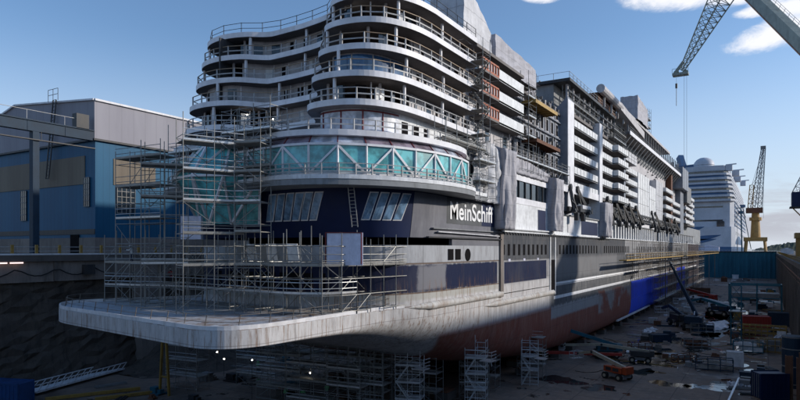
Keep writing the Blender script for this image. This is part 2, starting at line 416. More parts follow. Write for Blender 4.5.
def right_wall():
    root = empty('dock_wall', (5, 60, FLOOR)); tag(root, 'tall concrete dock wall along the right side with ribbed face', 'dock wall')
    m = MB(); m.box(5, -60, FLOOR-.2, 6.6, 476, 12.4); m.build('wall_face', 'concrete', root)
    m = MB(); m.box(4.7, -60, 12.4, 6.6, 476, 13.3); m.build('coping', 'concrete2', root)
    m = MB()
    for y in range(60, 470, 6): m.box(4.6, y, FLOOR, 5, y+1.4, 12.35)
    m.build('rib', 'concrete2', root)
    m = MB()
    for y in range(30, 470, 3): m.tube((5.4, y, 13.3), (5.4, y, 14.35), .035)
    for z in (13.85, 14.35): m.tube((5.4, 30, z), (5.4, 470, z), .03)
    m.build('guard_rail', 'yellow', root)
    m = MB(); m.tube((4.75, 20, 10.8), (4.75, 470, 10.8), .22, 8); m.tube((4.75, 20, 9.9), (4.75, 470, 9.9), .12, 8); m.build('pipe', 'rust', root)
right_wall()
m = MB(); m.box(-90, -61, FLOOR-.2, 5, -60, 13.1); tag(m.build('dock_head_wall', 'concrete2'), 'concrete end wall closing the dock behind the stern', 'dock wall')

def gate():
    root = empty('dock_gate', (-42, 476, FLOOR)); tag(root, 'tall teal ribbed steel gate closing the far end of the dock', 'dock gate')
    m = MB(); m.box(-90, 476, FLOOR, 5, 479, 13.9); m.build('gate_panel', 'gate', root)
    m = MB()
    for i in range(37): x = -90+i*2.6; m.box(x, 475.5, FLOOR, x+.45, 476, 13.6)
    m.build('rib', 'teal', root)
    m = MB(); m.box(-90, 475, 13.9, 5, 480, 14.4); m.build('walkway', 'dark', root)
    m = MB()
    for i in range(48): x = -89+i*2; m.tube((x, 475.2, 14.4), (x, 475.2, 15.5), .06, 4)
    m.tube((-90, 475.2, 15.5), (5, 475.2, 15.5), .06, 4); m.tube((-90, 475.2, 15), (5, 475.2, 15), .05, 4); m.build('handrail', 'rail', root)
gate()

# assembly hall at the left ------------------------------------------
def hall():
    root = empty('assembly_hall', (-100, 61.4, 15.1)); tag(root, 'large blue and grey corrugated shipyard hall on the left quay', 'industrial hall')
    X0, Y0, Y1 = -100, 61.4, 230
    ridge, xe = -126, -158
    m = MB(); m.box(xe, Y0, 15.1, X0, Y1, 35.2); m.build('wall', 'hallblue', root)
    pr = [(X0+.35, 41.9), (X0+.35, 35.2), (xe, 35.2), (xe, 36.5), (ridge, 44.1)]
    m = MB(); b = [(x, Y0-.35, z) for x, z in pr]; c = [(x, Y1, z) for x, z in pr]
    m.v = b + c; n = len(pr); m.f = [tuple(range(n))[::-1], tuple(range(n, 2*n))] + [(i, (i+1) % n, n+(i+1) % n, n+i) for i in range(n)]
    m.build('upper_cladding', 'halltop', root)
    m = MB(); m.box(xe, Y0-.5, 34.9, X0+.5, Y1, 35.25); m.build('ledge', 'dark', root)
    m = MB(); m.bar((X0+.45, Y0-.4, 41.95), (X0+.45, Y1, 41.95), .5, .35); m.bar((X0+.45, Y0-.5, 41.95), (ridge, Y0-.5, 44.2), .4, .3); m.bar((ridge, Y0-.5, 44.2), (xe, Y0-.5, 36.6), .4, .3)
    m.build('roof_edge', 'white', root)
    m = MB(); m.box(xe+4, Y0-.12, 27.5, X0-3, Y0, 32.5); m.box(X0, Y0+3.4, 27.5, X0+.12, Y0+12, 32.2); m.build('beige_band', 'hallbeige', root)
    m = MB(); m.box(xe, Y0-.15, 15.2, X0+.15, Y0, 18); m.box(X0, Y0, 15.2, X0+.15, Y1, 18); m.build('base_course', 'concrete', root)
    m = MB(); m.box(xe, Y0-.14, 18.6, X0, Y0, 19.5); m.build('dark_band', 'dark', root)
    for (x, w, z0, z1) in ((-103.2, 1.7, 23.5, 28.6), (-124.5, 2.0, 21.5, 27.3), (-146, 2.0, 21.5, 27.3)):
        wn = MB().box(x, Y0-.2, z0, x+w, Y0-.02, z1).build('window', 'glassdark', root)
        f = MB()
        for i in range(4): xx = x + w*i/3; f.box(xx-.03, Y0-.26, z0, xx+.05, Y0-.2, z1)
        for i in range(6): zz = z0+(z1-z0)*i/5; f.box(x-.05, Y0-.27, zz-.05, x+w+.05, Y0-.205, zz+.05)
        f.build('frame', 'grey', wn)
    for y in (65.4,):
        wn = MB().box(X0, y, 22.5, X0+.2, y+3.6, 27.4).build('window', 'glassdark', root)
        f = MB()
        for i in range(5): yy = y+3.6*i/4; f.box(X0+.2, yy-.05, 22.5, X0+.26, yy+.05, 27.4)
        for i in range(6): zz = 22.5+4.9*i/5; f.box(X0+.205, y, zz-.05, X0+.27, y+3.6, zz+.05)
        f.build('frame', 'board', wn)
    MB().box(-107.3, Y0-.25, 15.2, -104.7, Y0-.1, 18.55).build('door', 'void', root)
    f = MB()    # roof access ladder up the gable
    for dx in (-.5, .5): f.bar((-113.5+dx, Y0-1, 29), (-111+dx, Y0-1, 43.2), .15, .25)
    for i in range(24):
        t = i/23; f.tube((-114+2.5*t, Y0-1, lerp(29, 43.2, t)), (-113+2.5*t, Y0-1, lerp(29, 43.2, t)), .06)
    for z in (44, 45): f.tube((-112.2, Y0-1.5, z), (-109, Y0-1.5, z), .05)
    for x in (-112.2, -110.6, -109): f.tube((x, Y0-1.5, 42.8), (x, Y0-1.5, 45), .05)
    f.build('roof_ladder', 'dark', root)
hall()
def gantry():
    root = empty('crane_runway', (-100, 51, 15.1)); tag(root, 'blue steel crane runway beam carried on a tall column before the hall', 'crane runway')
    MB().bar((-100.2, -30, 35.6), (-100.2, 61.0, 35.6), 1.0, 1.6).build('beam', 'beamblue', root)
    m = MB()
    for i in range(15): m.box(-99.7, -28+i*6, 34.85, -99.64, -27.9+i*6, 36.35)
    m.bar((-99.65, -30, 36.5), (-99.65, 61, 36.5), .3, .2); m.build('beam_stiffener', 'beamblue', root)
    for y in (-20, 15.5, 51.3):
        MB().box(-100.7, y-.5, 15.1, -99.6, y+.5, 34.75).build('column', 'beamblue', root)
    m = MB(); m.tube((-99.4, -30, 33.4), (-99.4, 61, 33.4), .14)
    for y in range(-28, 60, 8): m.tube((-99.4, y, 33.4), (-99.5, y, 34.8), .06)
    m.build('conductor_rail', 'dark', root)
    m = MB(); m.tube((-99.9, -30, 38.1), (-99.9, 58, 38.1), .05)
    for y in range(-28, 60, 6): m.tube((-99.9, y, 36.4), (-99.9, y, 38.1), .05)
    m.build('hand_line', 'rail', root)
    MB().box(-100.8, 57.8, 36.5, -99.5, 60, 39).build('end_stop', 'dark', root)
gantry()
def quay_rail():
    root = empty('quay_railing', (-90.4, 50, 15.1)); tag(root, 'yellow post railing along the left quay edge', 'railing')
    for i in range(28):
        y = 20+i*3.3; MB().box(-90.5, y, 15.1, -90.2, y+.35, 16.6).build('post', 'yellow', root)
    m = MB()
    for z in (15.7, 16.3): m.tube((-90.35, 18, z), (-90.35, 112, z), .05)
    m.build('rail', 'rail', root)
    m = MB(); m.box(-90.3, 18, 15.13, -90.1, 112, 15.35); m.build('kick_board', 'white', root)
    tag(MB().box(-91.3, 38.2, 15.3, -91.1, 41.6, 17.1).build('notice_board', 'white2'), 'blank white board standing behind the yellow quay railing', 'board')
    root = empty('strip_lamp', (-90, 40, 13.7)); tag(root, 'row of three pale lit tube lamps below the left quay edge', 'lamp')
    for i in range(3): MB().box(-89.98, 38.6+i*2.1, 13.95, -89.8, 40.3+i*2.1, 14.14).build('tube', 'tube_lamp', root)
    tag(MB().box(-90.1, 53.2, 12.1, -89.4, 54.9, 13.6).build('junction_box', 'dark'), 'dark electrical cabinet hung on the concrete quay beam', 'cabinet')
quay_rail()

# ------------------------------------------------------------------ THE SHIP
ship = empty('cruise_ship', (CX, 31, FLOOR)); tag(ship, 'unfinished cruise ship in the dry dock with terraced white stern decks', 'cruise ship')
LV = [29.9 + 2.95*i for i in range(5)]
SLAB = .62
def mirror(h): return ([(CX + x, y) for x, y in h] + [(CX - x, y) for x, y in reversed(h[:-1])])[::-1]
def towerline(a, xs=0.):
    h = [(15.4+xs, 69), (15.4+xs, 60), (15.35+xs, 54.5+a*.8), (14.9, 50.8+a), (13.6, 48+a), (11.6, 46.5+a), (9.0, 46.05+a), (7.0, 46.6+a),
         (5.7, 48.3+a*.95), (4.6, 50.6+a*.6), (3.0, 52.0+.35*a), (0, 52.1+.35*a)]
    b = a*.9
    hp = [(16.6, 69), (16.6, 60), (16.55, 54.8+b), (16.2, 51.8+b), (15.2, 49.6+b), (13.0, 48.35+b), (10.2, 48.1+b), (7.6, 48.9+b*.97), (6.1, 50.5+b*.8), (5.1, 52.0+b*.5), (4.2, 52.5+.35*a), (0, 52.4+.35*a)]
    S_ = spline(h[:-1]+[(0, 52.4+.35*a)], 5); P_ = spline(hp, 5)
    return [(CX-x, y) for x, y in P_[:-1]] + [(CX+x, y) for x, y in reversed(S_)]
OFF = [0, .7, 1.8, 2.8, 3.8]
def seg_between(pts, i0, i1): return pts[i0:i1+1]
def railing(pts, z, name, parent, h=1.15, step=1.9, top='railwood', mids=(.55,), r=.045):
    rs = resample(offs(pts, .18), step); m = MB()
    for x, y in rs: m.box(x-.06, y-.06, z, x+.06, y+.06, z+h)
    for k in mids:
        for a, b in zip(rs, rs[1:]): m.bar((a[0], a[1], z+k*h), (b[0], b[1], z+k*h), .05, .13)
    o = m.build(name, 'rail', parent)
    t = MB()
    for a, b in zip(rs, rs[1:]): t.bar((a[0], a[1], z+h), (b[0], b[1], z+h), .10, .07)
    t.build('handrail', top, o); return o
def wid(x, Y): return x*(1+.48*max(0, min(1, (52-Y)/14))) if x < 0 else x
def skew(x, Y): return Y + (1.0 - x/13.5*2.39)*max(0, min(1, (46-Y)/14))
def hull():
    # hull sections
    st = []
    def half(Y):
        if Y < 36.5: return 8.6 + 4.9*(max(0, 1-((36.5-Y)/5.5)**2.15))**(1/2.15)
        if Y < 48: return 13.5 + .1*(Y-34)/14
        if Y < 58: return lerp(13.6, 15.4, (math.sin((Y-48)/10*math.pi - math.pi/2)+1)/2)
        if Y < 330: return 15.4
        return 15.4*max(.02, 1-((Y-330)/112)**2.2)
    def bot(Y):
        K = [(31, 8.5), (36, 8.3), (44, 7.4), (52, 5.6), (60, 3.7), (68, 1.6), (78, .1), (92, -1.2), (115, -2.3), (150, -2.7), (400, -2.7), (442, 1)]
        for a, b in zip(K, K[1:]):
            if Y <= b[0]: return lerp(a[1], b[1], max(0, (Y-a[0])/(b[0]-a[0])))
        return 1
    Ys = [31, 31.02, 31.06, 31.13, 31.25, 31.42, 31.65, 31.95, 32.3, 32.7, 33.2, 33.8, 34.5, 35.4, 36.6, 39, 41, 44, 47, 50, 53, 56, 59, 62, 66, 70, 75, 80, 86, 92, 100, 110, 125, 145, 170, 200, 240, 280, 320, 335, 350, 365, 380, 395, 410, 420, 430, 438, 442]
    for Y in Ys:
        b = half(Y); zb = bot(Y)
        if Y < 46: ztop, sheer = 9.9, 8.55
        elif Y < 56: ztop = 9.9; sheer = lerp(8.55, 9.6, (Y-46)/10)
        else: ztop, sheer = 9.9, 9.6 if Y < 70 else lerp(9.6, 5., min(1, (Y-70)/40))
        sheer = max(sheer, zb+.05); n = lerp(2.1, 3.6, min(1, max(0, (Y-48)/60)))
        w = b*lerp(.35, .72, min(1, max(0, (Y-46)/50)))     # flat of bottom
        half_pts = [(b, ztop), (b, sheer)]
        for k in range(1, 13):
            t = k/12*math.pi/2
            x = w + (b-w)*(math.cos(t)**(2/n)); z = sheer - (sheer-zb)*(math.sin(t)**(2/n))
            half_pts.append((x, z))
        half_pts.append((w*.5, zb))
        half_pts.append((0, zb))
        if Y < 46: yy = Y
        row = [(CX+x, skew(x, Y), z) for x, z in half_pts] + [(CX+wid(-x, Y), skew(-x, Y), z) for x, z in reversed(half_pts[:-1])]
        st.append(row)
    m = MB(); m.strip(st)
    n = len(st[0]); m.f.append(tuple(range(n)))
    o = m.build('hull', 'hull', ship, smooth=True)
    for p in o.data.polygons:
        if abs(p.normal.z) < .02: p.use_smooth = False
    md = o.modifiers.new('edge', 'EDGE_SPLIT'); md.split_angle = R(35)
    # ducktail deck
    pol = [(CX-half(Y)+.02, Y) for Y in (31.01, 31.02, 31.06, 31.13, 31.25, 31.42, 31.65, 31.95, 32.3, 32.7, 33.2, 33.8, 34.5, 35.4, 36.6, 39, 44, 48, 51, 54, 57)]
    pol = [(CX + (CX-x), y) for x, y in pol] + list(reversed(pol)); pol = [(CX+wid(x-CX, y), skew(x-CX, y)) for x, y in pol]
    MB().prism(pol, 9.86, 9.94).build('ducktail_deck', 'ducktop', ship)
    m = MB(); L = [(CX+half(Y)-.05, Y) for Y in (31.01, 31.02, 31.06, 31.13, 31.25, 31.42, 31.65, 31.95, 32.3, 32.7, 33.2, 33.8, 34.5, 35.4, 36.6, 39, 41, 44, 47, 50, 53)]
    L = (list(reversed(L)) + [(2*CX-x, y) for x, y in L])[::-1]; L = [(CX+wid(x-CX, y), skew(x-CX, y)) for x, y in L]
    m.wallstrip(L, 9.9, 10.25, .12); m.build('kerb', 'white', ship)
    r = MB(); rs = resample(offs(L, .5), 2.6)
    for i, (x, y) in enumerate(rs): r.tube((x, y, 9.9), (x+.12, y+.12, 11.0), .035)
    for z in (10.45, 10.97):
        for a, b in zip(rs, rs[1:]): r.tube((a[0]+.1, a[1]+.1, z), (b[0]+.1, b[1]+.1, z), .022)
    r.build('deck_rope_rail', 'galvdark', ship)
hull()
def hull_line(d=0.):     # plan outline of the aft body above the ducktail
    h = [(15.4, 340), (15.4, 80), (15.4, 62), (15.2, 57), (14.4, 53), (12.6, 50.2), (9.5, 48.7), (5, 48.1), (0, 48)]
    h2 = [(15.4, 76.5), (15.4, 62)] + spline(h[2:], 6)[1:]
    L = mirror(h2)
    return offs(L, -d) if d else L
HL = hull_line()
m = MB(); m.wallstrip([(CX+15.4, 442)]*0 + HL, 9.8, 16.4, .5); m.build('aft_hull_band', 'hull', ship)
# hull sides going forward
def fwd(Y): return 15.4 if Y < 330 else 15.4*max(.02, 1-((Y-330)/112)**2.2)
ys = [80, 100.4, 150, 220, 300, 330, 345, 360, 375, 390, 405, 418, 428, 436, 442]
for s in (1, -1):
    L = [(CX+s*fwd(y), y) for y in ys]; 
    if s == -1: L = L[::-1]
    MB().wallstrip(L, 9.8, 18.3, .5).build('side_plating', 'hull', ship)
MB().wallstrip([(CX+15.4, 76.5), (CX+15.4, 80)], 9.8, 18.3, .5).build('side_plating', 'hull', ship)
MB().box(CX-15.4, 76.5, 9.8, CX-14.9, 80, 18.3).build('side_plating', 'hull', ship)
MB().box(CX-15.4, 60, 16.4, CX-14.9, 76.5, 18.3).build('side_plating', 'hull', ship)
MB().prism([(CX-14.8, 76)]+[q for q in offs(HL, .45) if q[1] < 62]+[(CX+14.8, 76)], 14.4, 14.6).build('mooring_deck', 'soffit', ship)
P = [(CX+fwd(y)-.4, y) for y in [78]+ys[1:]]; P = P + [(2*CX-x, y) for x, y in reversed(P)]
MB().prism(P, 18.0, 18.28).build('main_deck', 'primer', ship)
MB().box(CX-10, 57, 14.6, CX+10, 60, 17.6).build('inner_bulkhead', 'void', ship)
# half round sponsons
for (y0, y1, z, r) in ((53.5, 77, 9.9, .42), (71, 100, 8.7, .42)):
    m = MB(); rows = []
    N = 14
    for i in range(N+1):
        y = lerp(y0, y1, i/N); L = []
        k = min(1, i/1.5); xx = CX+fwd(60) - (0.9 if y < 57 else 0)*(57-y)/4.5
        for j in range(9):
            t = -math.pi/2 + math.pi*j/8; L.append((xx-.05+(r*k+.02)*math.cos(t), y, z+(r*k+.02)*math.sin(t)))
        rows.append(L)
    m.strip(rows); m.f.append(tuple(reversed(range(9)))); m.build('sponson', 'spon', ship, smooth=False)
# aft band openings (wire mesh windows and round hole)
for y0, y1 in ((61.0, 62.3), (62.8, 64.2)):
    w = MB().box(CX+15.38, y0, 14.75, CX+15.46, y1, 16.0).build('mooring_opening', 'void', ship)
m = MB(); m.tube((CX+15.38, 66.2, 15.3), (CX+15.47, 66.2, 15.3), .75, 16); m.build('mooring_hole', 'void', ship)
# dark windows in the navy band behind the scaffold
rs = resample([p for p in HL if p[1] < 58], 3.2)
for a, b in list(zip(rs, rs[1:]))[1:-1]:
    o = offs([a, b], -.03); m = MB(); m.wallstrip([tuple(Vector(o[0]).lerp(Vector(o[1]), .06)), tuple(Vector(o[0]).lerp(Vector(o[1]), .88))], 12.0, 13.5, .02)
    m.build('lower_window', 'void', ship)

# upper aft body: navy superstructure with raked windows
def ring(z0, z1, d0, d1, line0, th=.3, rows=6, sel=None):
    L0 = offs(line0, -d0); L1 = offs(line0, -d1); out = []
    for k in range(rows+1):
        t = k/rows; out.append([(lerp(a[0], b[0], t), lerp(a[1], b[1], t), lerp(z0, z1, t)) for a, b in zip(L0, L1)])
    return out
GLh = [(15.4, 70), (15.6, 66), (17.2, 62.0), (17.5, 57.5), (16.6, 52.6), (14.4, 47.9), (11.2, 44.6), (7.2, 43.2), (3.2, 43.6), (0, 44.2)]
GL = mirror(spline(GLh, 5))
NL = [p for p in HL if p[1] <= 62.1]
rows = ring(17.2, 22.0, .0, 0, NL)
TOPL = resample(offs(GL, .9), 1.0); 
def nearest_map(line, t): 
    n = len(line)-1; f = t*n; i = min(n-1, int(f)); return Vector(line[i][:2]).lerp(Vector(line[i+1][:2]), f-i)
def navy_pt(t, z):      # leaning face between hull outline and gallery soffit
    a = nearest_map(NLr, t); b = nearest_map(TLr, t); k = max(0, (z-17.2)/4.8) * max(0, min(1, (61-a.y)/7))
    return Vector((lerp(a.x, b.x, k*.62), lerp(a.y, b.y, k*.62), z))
NLr = resample(NL, .6); TLr = resample([p for p in offs(GL, 1.0) if p[1] <= 63.5], .6)
N = 90
m = MB(); m.strip([[navy_pt(i/N, lerp(17.2, 22.0, k/6)) for i in range(N+1)] for k in range(7)]); o = m.build('navy_stern_wall', 'navy', ship, smooth=True)
# grey primer stretch of that wall on the starboard quarter
def findt(px_x, z=19.5):   # parameter where world x closest along starboard quarter
    best = min(range(400), key=lambda i: abs(navy_pt(i/800, z).x - px_x)); return best/800
def patch(t0, t1, z0, z1, off, name, mat, parent, shear=0., nseg=4, th=.08):
    rowsP = []
    for k in range(3):
        z = lerp(z0, z1, k/2); r = []
        for i in range(nseg+1):
            t = lerp(t0, t1, i/nseg) + shear*(k/2)
            p = navy_pt(t, z); q = navy_pt(t+.003, z); d = (q-p); nrm = Vector((-d.y, d.x, 0)).normalized()
            if nrm.dot(Vector((CX, 75, 0))-p) > 0: nrm = -nrm
            r.append(p + nrm*off)
        rowsP.append(r)
    mm = MB(); mm.strip(rowsP); back = [[Vector(v) - (Vector(v)-Vector((CX, 70, v[2]))).normalized()*th*1.0 for v in r] for r in rowsP]
    mm.strip([rowsP[0], back[0]]); mm.strip([rowsP[-1], back[-1]])
    mm.strip([[r[0] for r in rowsP], [r[0] for r in back]]); mm.strip([[r[-1] for r in rowsP], [r[-1] for r in back]])
    return mm.build(name, mat, parent)
f_, VXX = 600, 768
th_ = math.atan((VXX-400)/f_); SS, CC = math.sin(th_), math.cos(th_)
def proj(p):
    D = -SS*p[0] + CC*p[1]; r = CC*p[0] + SS*p[1]; return (400+f_*r/D, 249-f_*(p[2]-16)/D)
def t_at(px, z): return min((abs(proj(navy_pt(i/1200, z))[0]-px), i/1200) for i in range(1201))[1]
patch(t_at(452, 19.5), t_at(412, 19.5), 17.22, 21.9, .03, 'primer_patch', 'patchgrey', ship, nseg=14)
def slanted(px0, px1, n, lean, z0=19.0, z1=21.55):
    for i in range(n):
        a = lerp(px0, px1, i/n); b = lerp(px0, px1, (i+.84)/n)
        t0, t1 = t_at(a, z0), t_at(b, z0); sh = t_at(a+lean, z0)-t0
        fr = patch(t0, t1, z0-.12, z1+.12, .05, 'slanted_window', 'white', ship, shear=sh, nseg=2)
        dd = (t1-t0)*.09
        patch(t0+dd, t1-dd, z0, z1, .09, 'pane', 'glasspane', fr, shear=sh, nseg=2)
slanted(266, 318, 6, 10); slanted(361, 403, 4, 8)
slanted(150, 190, 5, 8)
# soffit + promenade ledge under glass gallery
m = MB(); m.prism(offs(GL, -.9), 22.0, 22.9); m.build('gallery_ledge', 'primer', ship)
m = MB(); m.wallstrip(offs(GL, -.96), 22.55, 22.95, .1); m.build('ledge_trim', 'white2', ship)
railing(offs(GL, -.7), 22.95, 'ledge_railing', ship, h=1.1, step=1.6, top='rail', mids=(.3, .6))
MB().prism(offs(GL, .1), 26.8, 27.35).build('gallery_roof', 'fascia', ship)
MB().prism(offs(GL, 3.5), 22.9, 23.0).build('gallery_floor', 'soffit', ship)
# glass gallery with triangular white frames: each bay is a window with its frame
g0 = resample([p for p in GL if p[1] < 65.5], 2.7)
def gring(p, z):          # profile of the gallery: vertical glass, then sloping in
    return p
Gin = offs(g0, .75)
for i in range(len(g0)-1):
    a, b = g0[i], g0[i+1]; ai, bi = Gin[i], Gin[i+1]
    m = MB(); m.wallstrip([a, b], 23.0, 25.85, .1)
    w = m.build('gallery_window', 'glassteal', ship)
    f = MB(); A = offs([a, b], -.08)
    f.bar((A[0][0], A[0][1], 23.0), (A[0][0], A[0][1], 25.9), .16, .16)
    if i % 2 == 0: f.bar((A[0][0], A[0][1], 23.1), (A[1][0], A[1][1], 25.8), .12, .18)
    else: f.bar((A[0][0], A[0][1], 25.8), (A[1][0], A[1][1], 23.1), .12, .22)
    f.bar((A[0][0], A[0][1], 25.92), (A[1][0], A[1][1], 25.92), .22, .22); f.bar((A[0][0], A[0][1], 23.1), (A[1][0], A[1][1], 23.1), .2, .26)
    f.build('frame', 'fascia', w)
    m = MB(); m.strip([[(a[0], a[1], 25.98), (b[0], b[1], 25.98)], [(ai[0], ai[1], 26.78), (bi[0], bi[1], 26.78)]])
    pale = i % 5 in (1, 2)
    w2 = m.build('roof_pane', 'glasspale' if pale else 'glassroof', ship)
    f = MB(); f.bar((a[0], a[1], 26.0), (ai[0], ai[1], 26.8), .1, .1); f.build('mullion', 'redframe', w2)
# centre glass diamond
def diamond():
    root = MB(); pts = [(-9.5, 44.0), (-6.8, 41.4), (-3, 40.6), (0, 42.0), (2.6, 44.4)]
    up = [(CX+x, y) for x, y in pts]; lo = [(CX-3.2+(x+3.2)*.6, y+2.2) for x, y in pts]
    for i in range(4):
        m = MB(); m.strip([[(lo[i][0], lo[i][1], 18.6), (lo[i+1][0], lo[i+1][1], 18.6)], [(up[i][0], up[i][1], 23.4), (up[i+1][0], up[i+1][1], 23.4)], [(lo[i][0], lo[i][1], 27.2), (lo[i+1][0], lo[i+1][1], 27.2)]])
        w = m.build('diamond_pane', 'glassteal', ship)
        f = MB()
        for (p, z, q, z2) in ((lo[i], 18.6, up[i], 23.4), (lo[i], 18.6, up[i+1], 23.4), (up[i], 23.4, lo[i], 27.2), (up[i], 23.4, up[i+1], 23.4), (lo[i+1], 27.2, up[i], 23.4), (lo[i+1], 18.6, up[i+1], 23.4)):
            f.bar((p[0], p[1]-.08, z), (q[0], q[1]-.08, z2), .22, .22)
        f.build('frame', 'fascia', w)
diamond()
# ladder on the navy wall
def ladder(p, q, w, name='ladder', parent=ship, mat='rail', step=.35, side=(1, 0, 0)):
    m = MB(); p = Vector(p); q = Vector(q); s = Vector(side).normalized()*w/2
    m.bar(p-s, q-s, .08, .08); m.bar(p+s, q+s, .08, .08); n = int((q-p).length/step)
    for i in range(n): c = p.lerp(q, (i+.5)/n); m.tube(c-s, c+s, .03)
    return m.build(name, mat, parent)
p = navy_pt(t_at(357, 20), 18.2); q = navy_pt(t_at(357, 20), 21.9)
ladder((p.x+.1, p.y-.5, 18.2), (q.x+.15, q.y-1.3, 22.9), .7)

# stacked aft decks of the two towers
for i, z in enumerate(LV):
    L = towerline(OFF[i])
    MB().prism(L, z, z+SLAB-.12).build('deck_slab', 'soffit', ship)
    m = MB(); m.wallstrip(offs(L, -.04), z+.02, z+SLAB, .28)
    m.build('deck_fascia', 'fascia', ship)
    if i < 4: railing(L, z+SLAB-.02, 'deck_railing', ship, step=2.3 if i else 1.9, top='railwood' if i in (1, 2, 3) else 'rail', mids=(.5,))
    else:
        rs = resample(offs(L, .2), 2.6); m = MB()
        for x, y in rs: m.tube((x, y, z+SLAB), (x, y, z+SLAB+1.25), .045)
        for h in (.55, 1.2):
            for a, b in zip(rs, rs[1:]): m.tube((a[0], a[1], z+SLAB+h), (b[0], b[1], z+SLAB+h), .035)
        m.build('roof_railing', 'dark', ship)
L = towerline(-.2)
railing(offs(GL, .8), 27.35, 'terrace_railing', ship, h=1.2, step=2.2, top='rail')
# walls between decks
def arc_idx(L, px0, px1, z):
    idx = [i for i, p in enumerate(L) if px0 <= proj((p[0], p[1], z))[0] <= px1 and p[1] < 69]
    return idx
for i in range(-1, 4):
    z0 = (LV[i]+SLAB-.12) if i >= 0 else 27.3; z1 = LV[i+1]
    L = resample(offs(towerline(OFF[max(i, 0)]+(.2 if i < 0 else 0)), 2.1 if i >= 0 else 1.2), .55)
    n = len(L); run_ = []; k = 0
    def flush():
        global run_
        if len(run_) > 1: MB().wallstrip(run_, z0, z1, .14) .build('cabin_wall', 'wall' if i >= 0 else 'white2', ship)
        run_ = []
    while k < n-1:
        x = L[min(n-1, k+1)][0]-CX; y = L[k][1]
        # openings on the tower fronts, unlit look painted into the interior
        front = y < 56.5 + OFF[max(i, 0)]
        stb = x > 4; prt = x < -4
        op = False
        if stb and front and i in (0, 2, 3): op = x > 8.4 and y < 55+OFF[i]
        if stb and i == 1: op = False
        if prt and front and i in (2, 3): op = -14.8 < x < -8.0
        if i == 0 and prt and front: op = -12.5 < x < -5
        if i == -1: op = prt and front
        if not op:
            if not run_: run_.append(L[k])
            run_.append(L[k+1])
        else:
            flush()
            if k % 11 == 5: MB().box(L[k][0]-.12, L[k][1]-.1, z0, L[k][0]+.12, L[k][1]+.1, z1).build('pillar', 'wall', ship)
        k += 1
    flush()
    # head beam over openings
    # windows / doors
    Lo = offs(L, -.03)
    def sl(k, t0, t1): return Lo[k*4+round(t0*4): k*4+round(t1*4)+1]
    for k in range((n-1)//4):
        a, b = Vector(Lo[k*4]), Vector(Lo[k*4+4]) if k*4+4 < n else Vector(Lo[-1]); mid = (a+b)/2; x = mid.x-CX
        if x < -13.5: continue
        if i == -1:
            if x > 7.0 and mid.y < 53:
                w = MB(); w.wallstrip(sl(k, 0, 1), z0+.25, z1-.2, .02); w = w.build('tower_glazing', 'glasspale', ship)
                f = MB(); c = Vector(Lo[k*4]); f.box(c.x-.06, c.y-.09, z0+.2, c.x+.06, c.y+.03, z1-.15); f.build('mullion', 'redframe', w)
                f = MB(); f.wallstrip(offs(sl(k, 0, 1), -.03), z1-.3, z1-.15, .03); f.build('head_frame', 'redframe', w)
            elif x > 7 and random.random() < .5:
                w = MB(); w.wallstrip(sl(k, .25, .75), z0+.3, z0+1.9, .02); w.build('cabin_window', 'void', ship)
            continue
        if i == 1 and 9.0 < x and mid.y < 54.5:
            w = MB(); w.wallstrip(sl(k, 0, 1), z0+.1, z1-.15, .02); w = w.build('tower_glazing', 'glassblue', ship)
            c = Vector(Lo[k*4]); f = MB(); f.box(c.x-.05, c.y-.08, z0, c.x+.05, c.y+.03, z1-.1); f.build('mullion', 'rail', w); continue
        if random.random() < (.75 if abs(x) < 5 else .6) or x > 12.5:
            t0 = random.choice((0, .25)); w = MB(); w.wallstrip(sl(k, t0, t0+random.choice((.25, .5))), z0+.05, z0+2.0, .02)
            w.build('cabin_door', random.choice(('void', 'glassdark', 'void', 'white2', 'glassdark')), ship)
            if random.random() < .6:
                c = Vector(Lo[min(n-1, k*4+3)]); MB().box(c.x-.06, c.y-.06, z0+.02, c.x+.06, c.y+.02, z1-.05).build('wall_batten', 'fascia', ship)
    # pillars between slab edges
    if i >= 0:
        e = resample(offs(towerline(OFF[i]+.3), .7), 8.0)
        for (x, y) in e[1:-1]:
            MB().box(x-.12, y-.12, z0, x+.12, y+.12, z1).build('pillar', 'fascia', ship)
# partition walls inside towers so the openings read as rooms, and core block
MB().box(CX-12.8, 57.5, 23, CX+12.8, 69, LV[4]).build('core_block', 'dark', ship)  # dark colour painted in to make the tower interior look unlit
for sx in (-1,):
    MB().box(CX+sx*10.2-.1, 50.5, 27.4, CX+sx*10.2+.1, 57.5, LV[4]-.1).build('partition', 'dark', ship)  # coloured dark like the core, standing in for interior shade
# small work lamps hung in the tower openings
for (px, py, D) in ((415, 6.5, 64), (351, 15, 63), (381, 96.5, 60), (247, 115, 72), (273, 119, 70)):
    u = (px-400)/600; X = D*(-SS+CC*u); Y = D*(CC+SS*u); Z = 16+(249-py)/600*D
    l = empty('work_lamp', (X, Y, Z)); tag(l, {415: 'small lit work lamp high at the right of the top tower opening', 351: 'small lit work lamp on the upper tower balcony, left', 381: 'small lit work lamp in the big dark tower opening', 247: 'small lit work lamp under the port tower, left one', 273: 'small lit work lamp under the port tower, right one'}[px], 'lamp', 'work lamps hung about the ship')
    MB().tube((X, Y, Z-.06), (X, Y, Z+.06), .055, 8).build('bulb', 'lamp', l)
    MB().tube((X, Y, Z+.1), (X, Y, Z+.45), .03).build('cable', 'dark', l)

